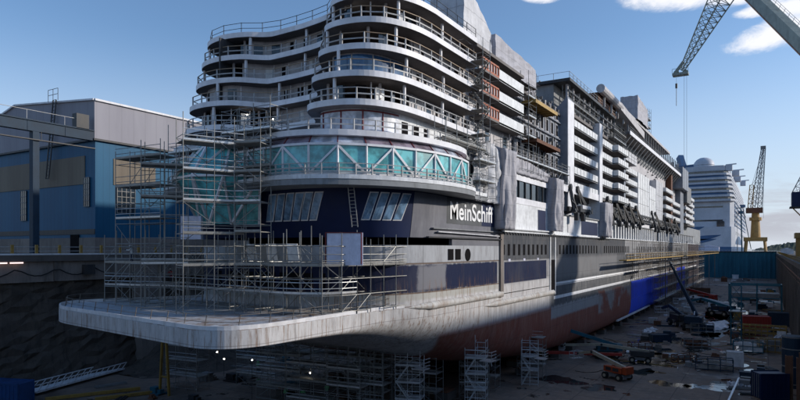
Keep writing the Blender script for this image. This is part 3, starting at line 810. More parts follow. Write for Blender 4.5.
# starboard side superstructure ---------------------------------------
XS = CX+15.4
def sidebox(y0, y1, z0, z1, x1=0., th=.4, name='side_wall', mat='white2'):
    return MB().box(XS+x1-th, y0, z0, XS+x1, y1, z1).build(name, mat, ship)
sidebox(62, 76.4, 16.4, 22.0, 0, .4, 'side_wall', 'patchgrey')
sidebox(60.6, 70.3, 18.9, 21.9, .03, .03, 'name_panel', 'panelgrey')
sidebox(70.3, 75.6, 18.9, 21.9, .03, .03, 'name_panel', 'navy')
sidebox(76.4, 81, 18.3, 27, 0, .4, 'side_wall', 'primer')
sidebox(81, 99.5, 18.3, 22.6, 0, .4, 'side_wall', 'white2')
sidebox(92.2, 96, 19.0, 22.2, .03, .03, 'navy_patch', 'navy')
sidebox(81, 99.5, 22.6, 23.5, .06, .46, 'side_wall', 'fascia')
sidebox(81, 99.5, 26.0, 27.0, .06, .46, 'side_wall', 'fascia')
for k in range(6):
    y0 = 81.3+k*2.7
    w = MB().box(XS-.25, y0, 23.5, XS-.15, y0+2.6, 26.0).build('promenade_window', 'glassdark', ship)
    MB().box(XS-.3, y0+2.55, 23.5, XS+.02, y0+2.7, 26.0).build('mullion', 'dark', w)
# plating between levels beside the tower, under the gallery
MB().box(XS-1.4, 64.5, 22.9, XS-1.0, 81, 29.8).build('side_wall', 'primer', ship)
# letters
def letters():
    cu = bpy.data.curves.new('letters', 'FONT'); cu.body = 'MeinSchiff'; cu.size = 1; cu.extrude = .02; cu.offset = .016; cu.space_character = 1.02
    ob = bpy.data.objects.new('tmp', cu); COL.objects.link(ob)
    bpy.context.view_layer.update()
    me = bpy.data.meshes.new_from_object(ob.evaluated_get(bpy.context.evaluated_depsgraph_get()))
    bpy.data.objects.remove(ob)
    xs = [v.co.x for v in me.vertices]; ysv = [v.co.y for v in me.vertices]
    w = max(xs)-min(xs); h = max(ysv)-min(ysv)
    y0, y1, z0, z1 = 61.4, 73.9, 19.4, 21.5
    for v in me.vertices:
        a, b, c = v.co; v.co = (XS+.05+c-ship.location.x+.02, y0+(a-min(xs))/w*(y1-y0)-ship.location.y, z0+(b-min(ysv))/h*(z1-z0)-ship.location.z)
    me.materials.clear(); me.materials.append(M['letter'])
    o = bpy.data.objects.new('lettering', me); COL.objects.link(o); o.parent = ship
letters()
# ledges and pipes along the side
for (y0, y1, z, w, h, mat) in ((76.5, 330, 18.35, .35, .18, 'white2'), (56, 76.5, 17.2, .25, .16, 'dark'), (57, 76.5, 18.2, .3, .12, 'primer'), (76.6, 99, 18.75, .5, .16, 'white2')):
    MB().box(XS-.1, y0, z, XS+w, y1, z+h).build('side_ledge', mat, ship)
m = MB()
for i in range(60): y = 77+i*1.1; m.box(XS+.3, y, 18.15, XS+.42, y+.5, 18.35)
m.build('ledge_clip', 'dark', ship)
MB().bar((XS+.25, 58, 17.9), (XS+.25, 75.5, 17.7), .25, .12).build('hanging_duct', 'tarpw', ship)
# rubbing post between bands
MB().box(XS-.1, 76.2, 9.5, XS+.25, 77.2, 19).build('vertical_post', 'concrete', ship)
MB().box(XS-.1, 77.2, 15.2, XS+.1, 78, 16.6).build('dark_recess', 'void', ship)
MB().box(XS-.1, 98.6, 8.6, XS+.06, 100.9, 14.2).build('shell_door', 'void', ship)
m = MB(); m.box(XS-.1, 98.2, 8.3, XS+.12, 98.6, 18); m.box(XS-.1, 100.9, 8.3, XS+.12, 101.3, 18); m.build('door_frame', 'white2', ship)
# slot windows
slots = [79.3+i*2.05 for i in range(9)] + [103.5+i*2.2 for i in range(13)] + [137+i*2.1 for i in range(14)] + [176+i*3.6 for i in range(28)]
for j, y in enumerate(slots):
    MB().box(XS-.1, y, 15.1, XS+.03, y+.85, 16.7).build('slot_window', 'void', ship)
for y in (79.5, 85.6, 91.8): MB().box(XS-.05, y, 14.25, XS+.04, y+.8, 14.6).build('paper_tag', 'film', ship)

def cabin_block(y0, y1, ks, inset=1.9, mat='wall'):
    MB().box(CX-13.4, y0, 27.0, XS-inset, y1, LV[3]+3.0 if ks[-1] >= 3 else LV[ks[-1]]+2.9).build('cabin_wall', mat, ship)
cabin_block(69, 86, [3]); 
LVm = lambda k: 29.9+2.95*k
def balcony(y0, y1, k, kind='white', x=0., panels=1):
    z = LVm(k)+.35
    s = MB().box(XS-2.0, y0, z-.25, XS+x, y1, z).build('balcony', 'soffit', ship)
    if kind == 'orange':
        m = MB(); n = 6
        m.box(XS+x-.1, y0, z, XS+x, y1, z+.25); m.box(XS+x-.1, y0, z+1.35, XS+x, y1, z+1.55)
        for i in range(n+1): yy = lerp(y0, y1-.12, i/n); m.box(XS+x-.14, yy, z+.25, XS+x+.03, yy+.16, z+1.35)
        m.build('ribbed_parapet', 'orange', s)
        MB().box(XS+x-.2, y0+.2, z+.1, XS+x-.15, y1-.1, z+1.3).build('back_panel', 'tarpw', s)
    else:
        m = MB(); m.box(XS+x-.1, y0, z-.3, XS+x, y1, z+1.25); m.box(XS-1.9, y0, z-.3, XS+x-.1, y0+.1, z+1.25)
        m.build('parapet', 'white2', s)
        if kind == 'seam':
            n = max(2, round((y1-y0)/2.2)); m = MB()
            for i in range(n+1): yy = lerp(y0, y1-.1, i/n); m.box(XS+x, yy, z-.3, XS+x+.04, yy+.12, z+1.3)
            m.build('panel_joint', 'rail', s)
    return s
for k in (1, 2, 3):
    balcony(70.6, 76.2, k, 'orange'); balcony(76.25, 85.8, k, 'white')
# dark cabin doors behind balconies
def doors(y0, y1, k, step, h=2.1, x=1.86, w=-1.3):
    y = y0+.5
    while y+w < y1:
        if random.random() < .85:
            MB().box(XS-x-.05, y, LVm(k)+.5, XS-x, y+w, LVm(k)+.4+h).build('balcony_door', random.choice(('void', 'glassdark', 'void')), ship)
        y += step
for k in (0, 1, 2, 3): doors(70, 86, k, 3.3)
# C: primer facade with upright windows
MB().box(CX-13.4, 86, 27.0, XS-1.5, 110, 40.2).build('cabin_wall', 'primer_blue', ship)
for k in range(-1, 4):
    for j in range(8):
        y = 87+j*2.75; z = LVm(k)
        fr = MB().box(XS-1.5, y, z+.55, XS-1.44, y+1.25, z+2.45).build('cabin_window', 'void', ship)
        m = MB(); m.box(XS-1.5, y-.5, z+.3, XS-1.35, y-.2, z+2.7); m.box(XS-1.5, y-.2, z+.3, XS-1.3, y+1.4, z+.45); m.build('frame', 'wall', fr)
    MB().box(XS-1.5, 86, LVm(k)-.05, XS-1.1, 110, LVm(k)+.12).build('string_course', 'primer_blue', ship)
for j, (y0, y1, z, mt) in enumerate(((88.5, 99.5, 38.6, 'beamyellow'), (89, 101, 32.7, 'rust'), (93, 104, 36.0, 'galv'))):
    if j < 2:
        s = MB().box(XS-2, y0, z, XS+.9, y1, z+.22).build('loading_platform', mt, ship)
        m = MB()
        for i in range(8): yy = lerp(y0, y1, i/7); m.box(XS-1.9, yy-.06, z-.25, XS+.9, yy+.06, z)
        m.box(XS+.85, y0, z-.3, XS+.95, y1, z+.25); m.build('joist', mt, s)
# fin wall
m = MB(); fy0, fy1 = 108.6, 112.8
m.v = [(XS-4, fy0, 19), (XS, fy0, 19), (XS, fy1, 19), (XS-4, fy1, 19), (XS-4, fy0, 39.8), (XS+.02, fy0, 43.8), (XS+.02, fy1, 43.4), (XS-4, fy1, 39.8)]
m.f = [(0, 3, 2, 1), (4, 5, 6, 7), (0, 1, 5, 4), (1, 2, 6, 5), (2, 3, 7, 6), (3, 0, 4, 7)]; m.build('fin_wall', 'primer_blue', ship)
sidebox(108.8, 112.7, 19, 43.3, .08, .05, 'fin_cladding', 'fascia')
# D, E, F balcony stacks
cabin_block(112.8, 330, [3])
for k in range(-1, 4):
    balcony(113, 131.5, k, 'seam'); doors(113, 132, k, 3.4)
    balcony(135.5, 146, k, 'seam'); balcony(146, 158, k, 'seam', x=1.2); doors(136, 160, k, 3.4)
    if k < 3: balcony(161, 177, k, 'seam', x=0); doors(161, 178, k, 3.2)
    if k in (-1, 0, 1, 2): balcony(226, 244, k, 'seam', x=.8)
    if k in (-1, 0, 1): balcony(250, 272, k, 'seam', x=0)
    balcony(285, 300, k, 'seam', x=.8); balcony(304, 328, k, 'seam')
MB().box(XS-2, 132, 22, XS+.25, 134.6, 43).build('fin_wall', 'fascia', ship)
MB().box(XS-2, 158.6, 22, XS+.05, 160.4, 40).build('fin_wall', 'primer_blue', ship)
for j, (y0, y1, z0, z1, mt) in enumerate(((178, 196, 24.5, 37.5, 'white2'), (197, 209, 23, 35.5, 'white2'), (210, 224, 24, 38.5, 'tarpw'), (161, 176, 38.9, 41.5, 'tarpw'), (245, 249, 22, 44, 'rust'), (273, 284, 22, 44, 'primer_blue'))):
    MB().box(XS-1.9, y0, z0, XS+.02, y1, z1).build('wall_panel', mt, ship)
    m = MB(); n = max(1, int((y1-y0)/4.5))
    for i in range(1, n+1): m.box(XS+.02, y0+(y1-y0)*i/(n+1)-.05, z0, XS+.07, y0+(y1-y0)*i/(n+1)+.05, z1)
    for zz in (z0+(z1-z0)/3, z0+2*(z1-z0)/3): m.box(XS+.02, y0, zz, XS+.06, y1, zz+.08)
    m.build('panel_joint', 'grey', ship)
# boat deck level z 18.3..27
MB().box(CX-13.4, 99.5, 18.3, XS-3.6, 400, 27.0).build('boat_deck_wall', 'primer', ship)
MB().box(CX-13.4, 69, 18.3, XS-3.6, 99.5, 27.0).build('boat_deck_wall', 'primer', ship)
MB().box(XS-3.6, 99.5, 22.0, XS+.3, 330, 22.25).build('boat_deck', 'primer', ship)
MB().box(XS-3.6, 99.5, 26.7, XS-.1, 330, 27.0).build('boat_deck_soffit', 'soffit', ship)
MB().box(XS-.1, 104, 26.3, XS+.1, 132, 27.6).build('white_band', 'fascia', ship)
MB().box(XS-.25, 99.6, 18.3, XS, 135, 22.0).build('side_wall', 'white2', ship)
MB().box(XS-.22, 118, 18.8, XS+.03, 131, 21.5).build('navy_patch', 'navy', ship)
for (y0, y1) in ((142, 206),):
    MB().box(XS-.15, y0, 22.25, XS+.3, y1, 23.3).build('white_band', 'fascia', ship)
m_ = [142+i*3.2 for i in range(22)] + [216+i*4.4 for i in range(25)]
for y in m_: MB().box(XS-.5, y, 18.4, XS, y+1.1, 22.0).build('boat_deck_column', 'white2', ship)
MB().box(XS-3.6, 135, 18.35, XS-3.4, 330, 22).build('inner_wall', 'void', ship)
# a patch of visible cabins inside the boat deck
for i in range(18):
    y = 104+i*6.3; MB().box(XS-3.6, y, 23.0, XS-3.5, y+2.4, 25.8).build('boat_deck_window', 'glassdark', ship)
# davits
def davit(y, flip=1, s=1.):
    root = MB()
    m = MB(); x = XS-.4
    m.bar((x-.3, y, 22.3), (x+2.4, y, 22.9), .6, .7, (0, 1, 0)); m.bar((x+2.0, y, 22.9), (x+.6, y-2.4*flip, 27.4*s), .38, .5); m.bar((x+2.2, y+1.6, 22.9), (x+.7, y-2.0*flip, 27.0*s), .2, .22); m.bar((x+1.9, y-.6*flip, 24.2), (x+1.9, y+1.2*flip, 24.6), .2, .2)
    m.bar((x-2.0, y+.4, 22.3), (x-.8, y+1.3*flip, 26.8*s), .25, .3)
    m.bar((x-.9, y+1.2*flip, 26.9*s), (x+.8, y-2.5*flip, 27.4*s), .25, .25); m.tube((x+.4, y-2.6*flip, 27.3*s), (x+.9, y-2.6*flip, 27.3*s), .6, 12)
    m.bar((x+1.4, y-1.6, 23.1), (x+1.4, y+1.6, 23.1), .5, .8)
    o = m.build('davit', 'dark', ship)
    k = MB(); k.tube((x+.8, y-2.8*flip, 27.2), (x+1.8, y-2.8*flip, 22.6), .07); k.box(x+1.4, y-2.8*flip-.5, 21.2, x+2.1, y-2.8*flip+.5, 22.6); k.build('hook_block', 'dark', o)
for y in (107, 117, 142, 150, 158, 166.5, 176, 197, 209, 222, 238, 256): davit(y, -1 if y in (107, 197, 222) else 1)
MB().box(XS+.2, 112, 22.9, XS+1.5, 121, 24.0).build('davit_beam', 'dark', ship)
MB().box(XS+.3, 113, 23.5, XS+1.6, 119, 24.2).build('davit_winch', 'tarpw', ship)
m = MB()
for y in range(142, 262, 3):
    m.bar((XS-.2, y, 23.4), (XS+.2, y+2.8, 25.3), .2, .25); m.bar((XS+.3, y+2.8, 23.4), (XS-.1, y+.3, 25.6), .15, .2)
m.bar((XS, 142, 25.6), (XS, 262, 25.4), .4, .5); m.bar((XS+.8, 142, 23.6), (XS+.8, 262, 23.6), .3, .4)
m.build('launch_rail', 'dark', ship)

# top of ship -----------------------------------------------------------
MB().box(CX-15, 69, LV[4]-.3, XS, 86, LV[4]+.1).build('top_deck', 'soffit', ship)
MB().box(CX-15, 86, 40.2, XS-1.2, 112, 40.6).build('top_deck', 'soffit', ship)
MB().box(CX-15, 112, 41.6, XS-1, 162, 42.2).build('top_deck', 'soffit', ship)
def overhang():
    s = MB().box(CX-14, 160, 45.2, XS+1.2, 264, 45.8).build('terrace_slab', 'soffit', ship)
    MB().box(XS+1.2, 159.6, 45.0, XS+1.35, 264, 46.0).build('terrace_fascia', 'fascia', s)
    for i in range(24):
        y = 162+i*4.4; MB().bar((XS+1.1, y, 45.1), (XS-1.9, y, 41.2), .25, .5, (0, 1, 0)).build('bracket', 'primer', s); MB().box(XS+.2, y-.15, 46, XS+.5, y+.15, 50.3).build('roof_post', 'primer', s)
    MB().box(CX-12, 150, 41.9, XS-2.2, 330, 45.2).build('upper_wall', 'primer', ship)
    MB().box(CX-13, 160, 50.2, XS+.8, 236, 50.9).build('terrace_roof', 'wall', s)
    MB().box(CX-12, 165, 45.8, XS-3.5, 300, 50.2).build('upper_wall', 'primer', ship)
    m = MB()
    for i in range(18): y = 163+i*5.6; m.box(XS-3.5, y, 46.3, XS-3.4, y+2.6, 49.4)
    m.build('upper_opening', 'void', ship)
    m = MB()
    for i in range(26): y = 160+i*4; m.tube((XS+1.2, y, 46), (XS+1.2, y, 47.1), .05)
    for z in (46.5, 47.1): m.tube((XS+1.2, 160, z), (XS+1.2, 262, z), .04)
    m.build('terrace_railing', 'rail', s)
    MB().box(XS-3, 264, 40.5, XS+1.9, 284, 49.0).build('bridge_wing', 'primer_blue', ship)
    MB().box(XS-3, 284, 36, XS+1.4, 300, 43).build('bridge_wing', 'grey', ship)
    MB().box(CX-12, 300, 27, XS-1, 332, 41).build('forward_block', 'wall', ship)
overhang()
# stepped dark steel structures above the mid section
def mesh_tower():
    MB().box(CX-8, 112, 42.2, XS-3.6, 160, 47.2).build('upper_wall', 'primer', ship)
    m = MB()
    for i in range(11): y = 113+i*4.1; m.box(XS-1.6, y, 42.2, XS-1.2, y+.45, 47.2)
    m.build('upper_post', 'wall', ship)
    MB().box(CX-8, 111, 47.2, XS-.2, 150, 47.75).build('upper_roof', 'dark', ship)
    m = MB()
    for i in range(16): y = 111+i*2.6; m.tube((XS-.3, y, 47.7), (XS-.3, y, 48.9), .05)
    for z in (48.3, 48.9): m.tube((XS-.3, 111, z), (XS-.3, 150, z), .04)
    for x in range(0, 18, 3): m.tube((XS-.3-x, 111, 47.7), (XS-.3-x, 111, 48.9), .05)
    m.tube((XS-.3, 111, 48.9), (XS-16, 111, 48.9), .04)
    m.build('roof_railing', 'rail', ship)
    m = MB()
    for z in (43.0, 44.4, 45.8): m.box(XS-1.15, 113, z, XS-1.0, 158, z+.35)
    m.build('grating', 'dark', ship)
    # corrugated plant house with tent roof
    MB().box(CX-2, 88, 40.6, XS-4.4, 104, 45.4).build('plant_house', 'halltop', ship)
    m = MB(); c = (XS-9, 96, 48.2); q = [(CX-2.6, 87, 45.3), (XS-3.8, 87, 45.3), (XS-3.8, 105, 45.3), (CX-2.6, 105, 45.3)]
    m.v = q+[c]; m.f = [(0, 1, 4), (1, 2, 4), (2, 3, 4), (3, 0, 4), (3, 2, 1, 0)]; m.build('plant_house_roof', 'tarp', ship)
    # big inclined duct
    m = MB(); m.tube((XS+.2, 133, 50.7), (XS+.4, 152, 50.3), .95, 12); m.bar((XS+.4, 150, 50.2), (XS+1.0, 178, 47.6), 1.4, 1.8); m.build('exhaust_duct', 'wall', ship)
    m = MB(); m.box(XS-3.5, 134, 47.7, XS-.5, 152, 50.2); m.build('upper_wall', 'rust', ship)
    m = MB()
    for y in (137, 144, 151, 158, 165): m.box(XS-.2, y, 47.5, XS+.2, y+.4, 50.2)
    m.build('duct_leg', 'rail', ship)
    for y0, y1, z0, z1, x0 in ((236, 262, 46, 51, -6), (262, 290, 49, 54, -8), (300, 330, 41, 46, -6)):
        MB().box(CX-8, y0, z0, XS+x0, y1, z1).build('upper_wall', 'wall', ship)
    m = MB()
    for i in range(60):
        y = random.uniform(165, 330); x = XS-random.uniform(1, 10); h = random.uniform(1, 3.5); w = random.uniform(.2, 1.8)
        zt = 50.9 if y < 236 else 49.0
        m.box(x-w, y-w, zt-.3, x, y+w, zt+h*.8)
    m.build('roof_equipment', 'primer', ship)
    m = MB()
    for i in range(25):
        y = random.uniform(114, 160); x = XS-random.uniform(4, 10); h = random.uniform(.5, 2.2); w = random.uniform(.2, 1.5)
        m.box(x-w, y-w, 47.7, x, y+w, 47.7+h)
    m.build('roof_equipment', 'primer', ship)
mesh_tower()
# extra clutter bolted to the facade: stub pipes, brackets, boxes
tag_st = MB(); m = tag_st
for i in range(420):
    y = random.triangular(70, 330, 110); z = random.uniform(27, 42)
    if 86 < y < 110 or random.random() < .5:
        x = XS-1.5 if 86 < y < 110 else XS-1.9
        w = random.uniform(.1, .5); m.box(x, y, z, x+random.uniform(.1, .7), y+w, z+random.uniform(.1, .6))
tag(m.build('facade_fitting', 'grey', ship), kind='stuff')
# port side, simple decks
MB().box(CX-15.4, 62, 16.4, CX-14.9, 330, 22).build('side_wall', 'white2', ship)
MB().box(CX-13.5, 69, 27, CX-12, 330, 40).build('cabin_wall', 'wall', ship)
for k in range(-1, 4): MB().box(CX-15.4, 69, LVm(k), CX-13.4, 330, LVm(k)+1.6).build('port_balcony_row', 'white2', ship)
for y0, y1, z0, z1 in ((168, 198, 2.6, 7.2), (199, 236, 2.4, 7.4), (262, 288, 2.5, 8.5)):
    MB().box(XS-.1, y0, z0, XS+.07, y1, z1).build('film_sheet', 'bluefilm', ship)
MB().box(XS-.1, 150, -1.4, XS+.35, 196, -1.05).build('bilge_keel', 'white', ship)

# ------------------------------------------------------------------ tarpaulins (draped, lie on the ship)
def drape(name, label, path, z0, z1, mat, group=None, amp=.18, topf=None, nz=26, cat='tarpaulin'):
    rs = resample(path, .24); rows = []; ph = random.uniform(0, 6)
    N_ = offs(rs, 1.0)
    for k in range(nz+1):
        t = k/nz; r = []
        for i, (x, y) in enumerate(rs):
            nx, ny = N_[i][0]-x, N_[i][1]-y
            zt = z1 if topf is None else topf(i/(len(rs)-1))
            d = amp*(math.sin(i*.9+ph+t*2.2+1.3*math.sin(t*5+i*.21)) + .7*math.sin(i*.35+t*4.5))*(.35+.65*math.sin(math.pi*min(1, t+.15)))
            d += amp*.45*math.sin(i*1.9+t*9+2*math.sin(t*7+i*.33+ph))+random.uniform(-.03, .03)
            r.append((x-nx*d, y-ny*d, lerp(z0, zt, t)))
        rows.append(r)
    m = MB(); m.strip(rows); o = m.build(name, mat, smooth=True)
    s = o.modifiers.new('thick', 'SOLIDIFY'); s.thickness = .05
    return tag(o, label, cat, group)
G_ = 'tarpaulins draped over the starboard side'
drape('tarpaulin', 'tall grey and white tarpaulin just right of the ship name', [(XS+1.7, 78.0), (XS+1.6, 74.3), (XS-1.2, 74.3)], 18.6, 30, 'tarp', G_, .26, lambda t: 29.2 - 0*t + 2.6*max(0, t-.6), 34)
drape('tarpaulin', 'white hanging sheet with deep folds left of the tall tarpaulin', [(XS+.7, 74.6), (XS+.5, 66.8)], 21.9, 29, 'tarpw', G_, .34, lambda t: 28.6 - 2.0*t**2 + 1.6*math.sin(t*3), 34)
drape('tarpaulin', 'grey tarpaulin column between the window strip and the davits', [(XS+1.5, 100.8), (XS+1.5, 97.0), (XS-1.4, 97.0)], 18.9, 28.5, 'tarp', G_, .24, lambda t: 27.6+1.2*max(0, t-.6), 34)
drape('tarpaulin', 'blue grey tarpaulin between the davits near midship', [(XS+1.5, 138.0), (XS+1.5, 132.2), (XS-1.0, 132.2)], 18.6, 26.0, 'tarp', G_, .22, None, 16)
drape('tarpaulin', 'light sheet roof above the strip of promenade windows', [(XS+.3, 97), (XS+.3, 78)], 26.9, 28.4, 'tarp', G_, .1, lambda t: 28.2+1.6*t, 8)
def tarpbox(name, label, x0, x1, y0, y1, z0, zs, mat):
    m = MB(); n = 10; rows = []
    def ring_(z, ins, am):
        L = []
        P = [(x0+ins, y0+ins), (x1-ins, y0+ins), (x1-ins, y1-ins), (x0+ins, y1-ins)]
        for a in range(4):
            p, q = P[a], P[(a+1) % 4]
            for j in range(n): L.append((lerp(p[0], q[0], j/n)+random.uniform(-am, am), lerp(p[1], q[1], j/n)+random.uniform(-am, am), z(lerp(p[1], q[1], j/n)) + random.uniform(-am, am)))
        return L
    for k in range(7): rows.append(ring_(lambda y, k=k: lerp(z0, zs((y-y0)/(y1-y0)), k/6), .0 + .12*k/6, .10))
    rows.append(ring_(lambda y: zs((y-y0)/(y1-y0))+.15, (min(x1-x0, y1-y0))*.3, .1))
    m.strip(rows, closed=True); m.f.append(tuple(len(m.v)-4*n+i for i in range(4*n)))
    return tag(m.build(name, mat), label, 'tarpaulin', 'wrapped structures on the top deck')
tarpbox('wrapped_structure', 'tall pale tarpaulin tent on the top deck behind the tower', XS-5.5, XS-.6, 66.5, 75.2, 41.6, lambda t: 48.0-1.0*t-4.2*max(0, t-.5), 'tarpw')
tarpbox('wrapped_structure', 'low grey patterned cover on the top deck above the white balconies', XS-6, XS-.8, 77, 94, 41.6, lambda t: 45.6-.8*t, 'tarp')
tarpbox('wrapped_structure', 'grey plastic wrapped box high at the end of the duct', XS-3.2, XS+1.4, 170, 186, 50.9, lambda t: 57.2-1.2*t, 'tarp')
# stacked frames on the mooring deck and a white wrapped crate
m = MB(); t0 = t_at(353, 17); p0 = navy_pt(t0, 17.2); ux, uy = 35.0, 0
c0 = Vector((-34.6, 43.6, 15.0)); dv = Vector((.86, .5, 0))
a, b = c0 - dv*0, c0+dv*3.3
root = empty('wrapped_crate', (a.x, a.y, 14.7)); tag(root, 'tall white film wrapped crate with red edges on the stern scaffold', 'crate')
MB().bar((a.x, a.y, 16.0), (b.x, b.y, 16.0), .35, 3.0).build('film_sheet', 'film', root)
m = MB(); m.bar((a.x, a.y-.25, 17.5), (b.x, b.y-.25, 17.5), .08, .08)
for q in (a, b): m.bar((q.x, q.y-.25, 14.6), (q.x, q.y-.25, 17.5), .07, .07)
m.build('edge_strip', 'redframe', root)
root = empty('wrapped_crate', (-52, 41.5, 16.5)); tag(root, 'white film wrapped crate among the left stern scaffold towers', 'crate')
MB().bar((-51.8, 41.2, 18.2), (-49.9, 42.2, 18.2), .6, 2.4).build('film_sheet', 'film', root)
for j in range(6):
    x, y = -45.9+j*1.35, 43.3
    o = MB().bar((x, y, 15.6), (x+.95, y+.45, 15.6), .12, 1.9, (0.25, -.35, 1)).build('glazing_frame', 'white2' if j % 2 else 'primer')
    tag(o, 'pale glazing frame leaning in a row on the stern scaffold deck', 'frame', 'glazing frames leaning in a row on the stern scaffold')

# ------------------------------------------------------------------ scaffolds
def scaffold(name, label, outer, width, z0, decks, ztop, group, base, mat='galv', lifts=2.0, brace=.5, rails=True, boards='board', r=.043, stair=False, guard_first=False, omit=0.):
    root = empty(name, (outer[0][0], outer[0][1], z0)); tag(root, label, 'scaffold', group)
    inner = offs(outer, width); n = len(outer)
    for side, L in ((0, outer), (1, inner)):
        for (x, y) in L:
            if random.random() < omit: continue
            zt = ztop + random.uniform(-.3, 1.0)
            MB().tube((x, y, z0), (x, y, zt), r).build('post', mat, root)
    z = z0+.3; k = 0
    while z < ztop:
        m = MB()
        for L in (outer, inner):
            for a, b in zip(L, L[1:]):
                if random.random() < .85: m.tube((a[0], a[1], z), (b[0], b[1], z), r*.85)
        for a, b in zip(outer, inner): m.tube((a[0], a[1], z+.05), (b[0], b[1], z+.05), r*.85)
        m.build('ledger', mat, root); z += lifts; k += 1
    for i in range(n-1):
        for L in (outer, inner):
            zz = z0+.3
            while zz+lifts < ztop:
                if random.random() < brace*.5:
                    a, b = L[i], L[i+1]
                    if random.random() < .5: a, b = b, a
                    MB().tube((a[0], a[1], zz), (b[0], b[1], zz+lifts), r*.75).build('brace', mat, root)
                zz += lifts
    for dz in decks:
        m = MB()
        for i in range(n-1):
            a, b, c, d = [Vector((*p, dz)) for p in (outer[i], outer[i+1], inner[i+1], inner[i])]
            nb = max(2, int(width/.33))
            for j in range(nb):
                p = a.lerp(d, (j+.5)/nb); q = b.lerp(c, (j+.5)/nb); m.bar(p, q, abs(width)/nb*.93, .07)
        m.build('platform', boards, root)
        if rails:
            g = MB()
            for h in (.5, 1.05):
                for a, b in zip(outer, outer[1:]): g.tube((a[0], a[1], dz+h), (b[0], b[1], dz+h), r*.8)
            for a, b in zip(outer, outer[1:]): g.bar((a[0], a[1], dz+.12), (b[0], b[1], dz+.12), .04, .17)
            g.build('guard_rail', mat if random.random() < .6 else 'alu', root)
    if stair:
        dd = [z0]+list(decks)
        for i in range(len(dd)-1):
            a = Vector((*outer[0], dd[i])).lerp(Vector((*inner[0], dd[i])), .3); b = Vector((*outer[1], dd[i+1])).lerp(Vector((*inner[1], dd[i+1])), .3)
            if i % 2: a, b = Vector((b.x, b.y, a.z)), Vector((a.x, a.y, b.z))
            m = MB(); s = Vector((b-a).cross(Vector((0, 0, 1)))).normalized()*.32
            m.bar(a-s, b-s, .05, .18); m.bar(a+s, b+s, .05, .18)
            for j in range(9): c = a.lerp(b, (j+.5)/9); m.bar(c-s, c+s, .22, .04)
            m.build('stair', mat, root)
    return root
# S1 run across the ducktail
run = spline([(-31.9, 53.5), (-32.6, 47.6), (-33.5, 43.0), (-36.5, 41.2), (-43.6, 41.6), (-50, 42.4), (-56.6, 42.6), (-61.5, 41.2), (-64.6, 40.8)], 6)
run = resample(run, 1.9)[::-1]
K = 4; step_ = math.ceil((len(run)-1)/K)
names = ['left end', 'second quarter', 'third quarter', 'right end']
segs = []
for i in range(K):
    seg = run[i*step_: min(len(run), (i+1)*step_+1)]
    if len(seg) < 2: continue
    scaffold('scaffold_run', ['leftmost length of the low tube scaffold on the ducktail deck', 'low ducktail scaffold length left of the stacked frames', 'low ducktail scaffold length below the white wrapped panel', 'rightmost length of the low tube scaffold curving to the hull side'][i],
             seg, 2.3, 9.95, [14.45] + ([11.9] if i < 3 else []), 17.2, 'low scaffold lengths along the ducktail deck', 0, lifts=1.5, brace=1.1, r=.05)
# S2 towers
def tower(x, y, w, d, ang, z0, decks, top, label, group, **k):
    c, s = math.cos(ang), math.sin(ang)
    nb = k.pop('nb', 1)
    outer = [(x + c*w*i/nb, y + s*w*i/nb) for i in range(nb+1)]
    return scaffold('scaffold_tower', label, outer, d, z0, decks, top, group, 0, **k)
GT = 'tall tube scaffold towers around the stern glass'
tower(-59.5, 38.8, 7.0, 2.4, .05, 9.95, [14.5, 19.2, 22.6, 25.6], 26.4, 'leftmost tall scaffold tower at the port corner of the stern', GT, nb=3, lifts=2.1, brace=.55)
tower(-52.6, 37.0, 4.4, 2.6, .95, 9.95, [14.5, 21.2, 24.4], 26.2, 'second tall scaffold tower from the left, by the white wrapped crate', GT, nb=2, lifts=2.3, brace=.5)
tower(-44.6, 35.6, 5.6, 2.4, 1.15, 9.95, [14.5, 17.4, 20.4, 23.2, 25.8], 27.8, 'tallest scaffold tower before the centre glass diamond', GT, nb=2, lifts=2.0, brace=.8)
tower(-42.4, 39.6, 2.6, 2.4, .35, 9.95, [14.5, 17.6, 20.4, 23.2, 25.9], 27.6, 'scaffold tower rising left of the glass gallery and slanted windows', GT, nb=1, lifts=2.0, brace=.9)
tower(-55.8, 42.6, 14.5, 2.2, 0, 22.0, [26.4], 29.0, 'upper scaffold walkway tucked beneath the port balcony tower', GT, nb=5, lifts=2.4, brace=.4)
tower(-47, 42.2, 6.5, 2.4, 0.02, 22, [24.0, 27.6], 29.9, 'small scaffold bridge at the top between the two balcony towers', GT, nb=3, lifts=1.5, brace=.6)
# terrace scaffold right under tower
GS = 'scaffolds hung on the starboard side'
tower(XS+1.6, 69.3, -2.2, 2.2, 0, 27.5, [30, 33, 36, 39], 41.0, 'narrow stair scaffold between the rounded tower and the orange balconies', GS, lifts=1.5, stair=True, brace=.8)
def side_scaf(y0, y1, x, z0, decks, top, label, n=None, **k):
    n = n or max(1, round((y1-y0)/2.5)); outer = [(x, lerp(y1, y0, i/n)) for i in range(n+1)]
    k.setdefault('brace', .5)
    return scaffold('scaffold_run', label, outer[::-1] if k.pop('rev', False) else outer, k.pop('w', -1.4), z0, decks, top, k.pop('group', GS), 0, **k)
side_scaf(65.5, 70.5, XS+1.9, 22.0, [24.2, 26.6], 28.6, 'scaffold bay beside the right end of the glass gallery', w=-1.3, lifts=1.3)
side_scaf(57, 68, XS+1.7, 27.4, [28.0], 30.0, 'short scaffold rail on the terrace roof below the tower', w=-1.3, lifts=1.2)
side_scaf(86.5, 90, XS+.5, 30, [33, 36, 39], 42.2, 'slim scaffold at the end of the white panelled balconies', w=-1.2, lifts=1.5)
side_scaf(76, 108, XS+.6, 27.4, [29.2], 31.0, 'scaffold walkway above the sheet roof of the promenade windows', w=-1.3, lifts=1.5)
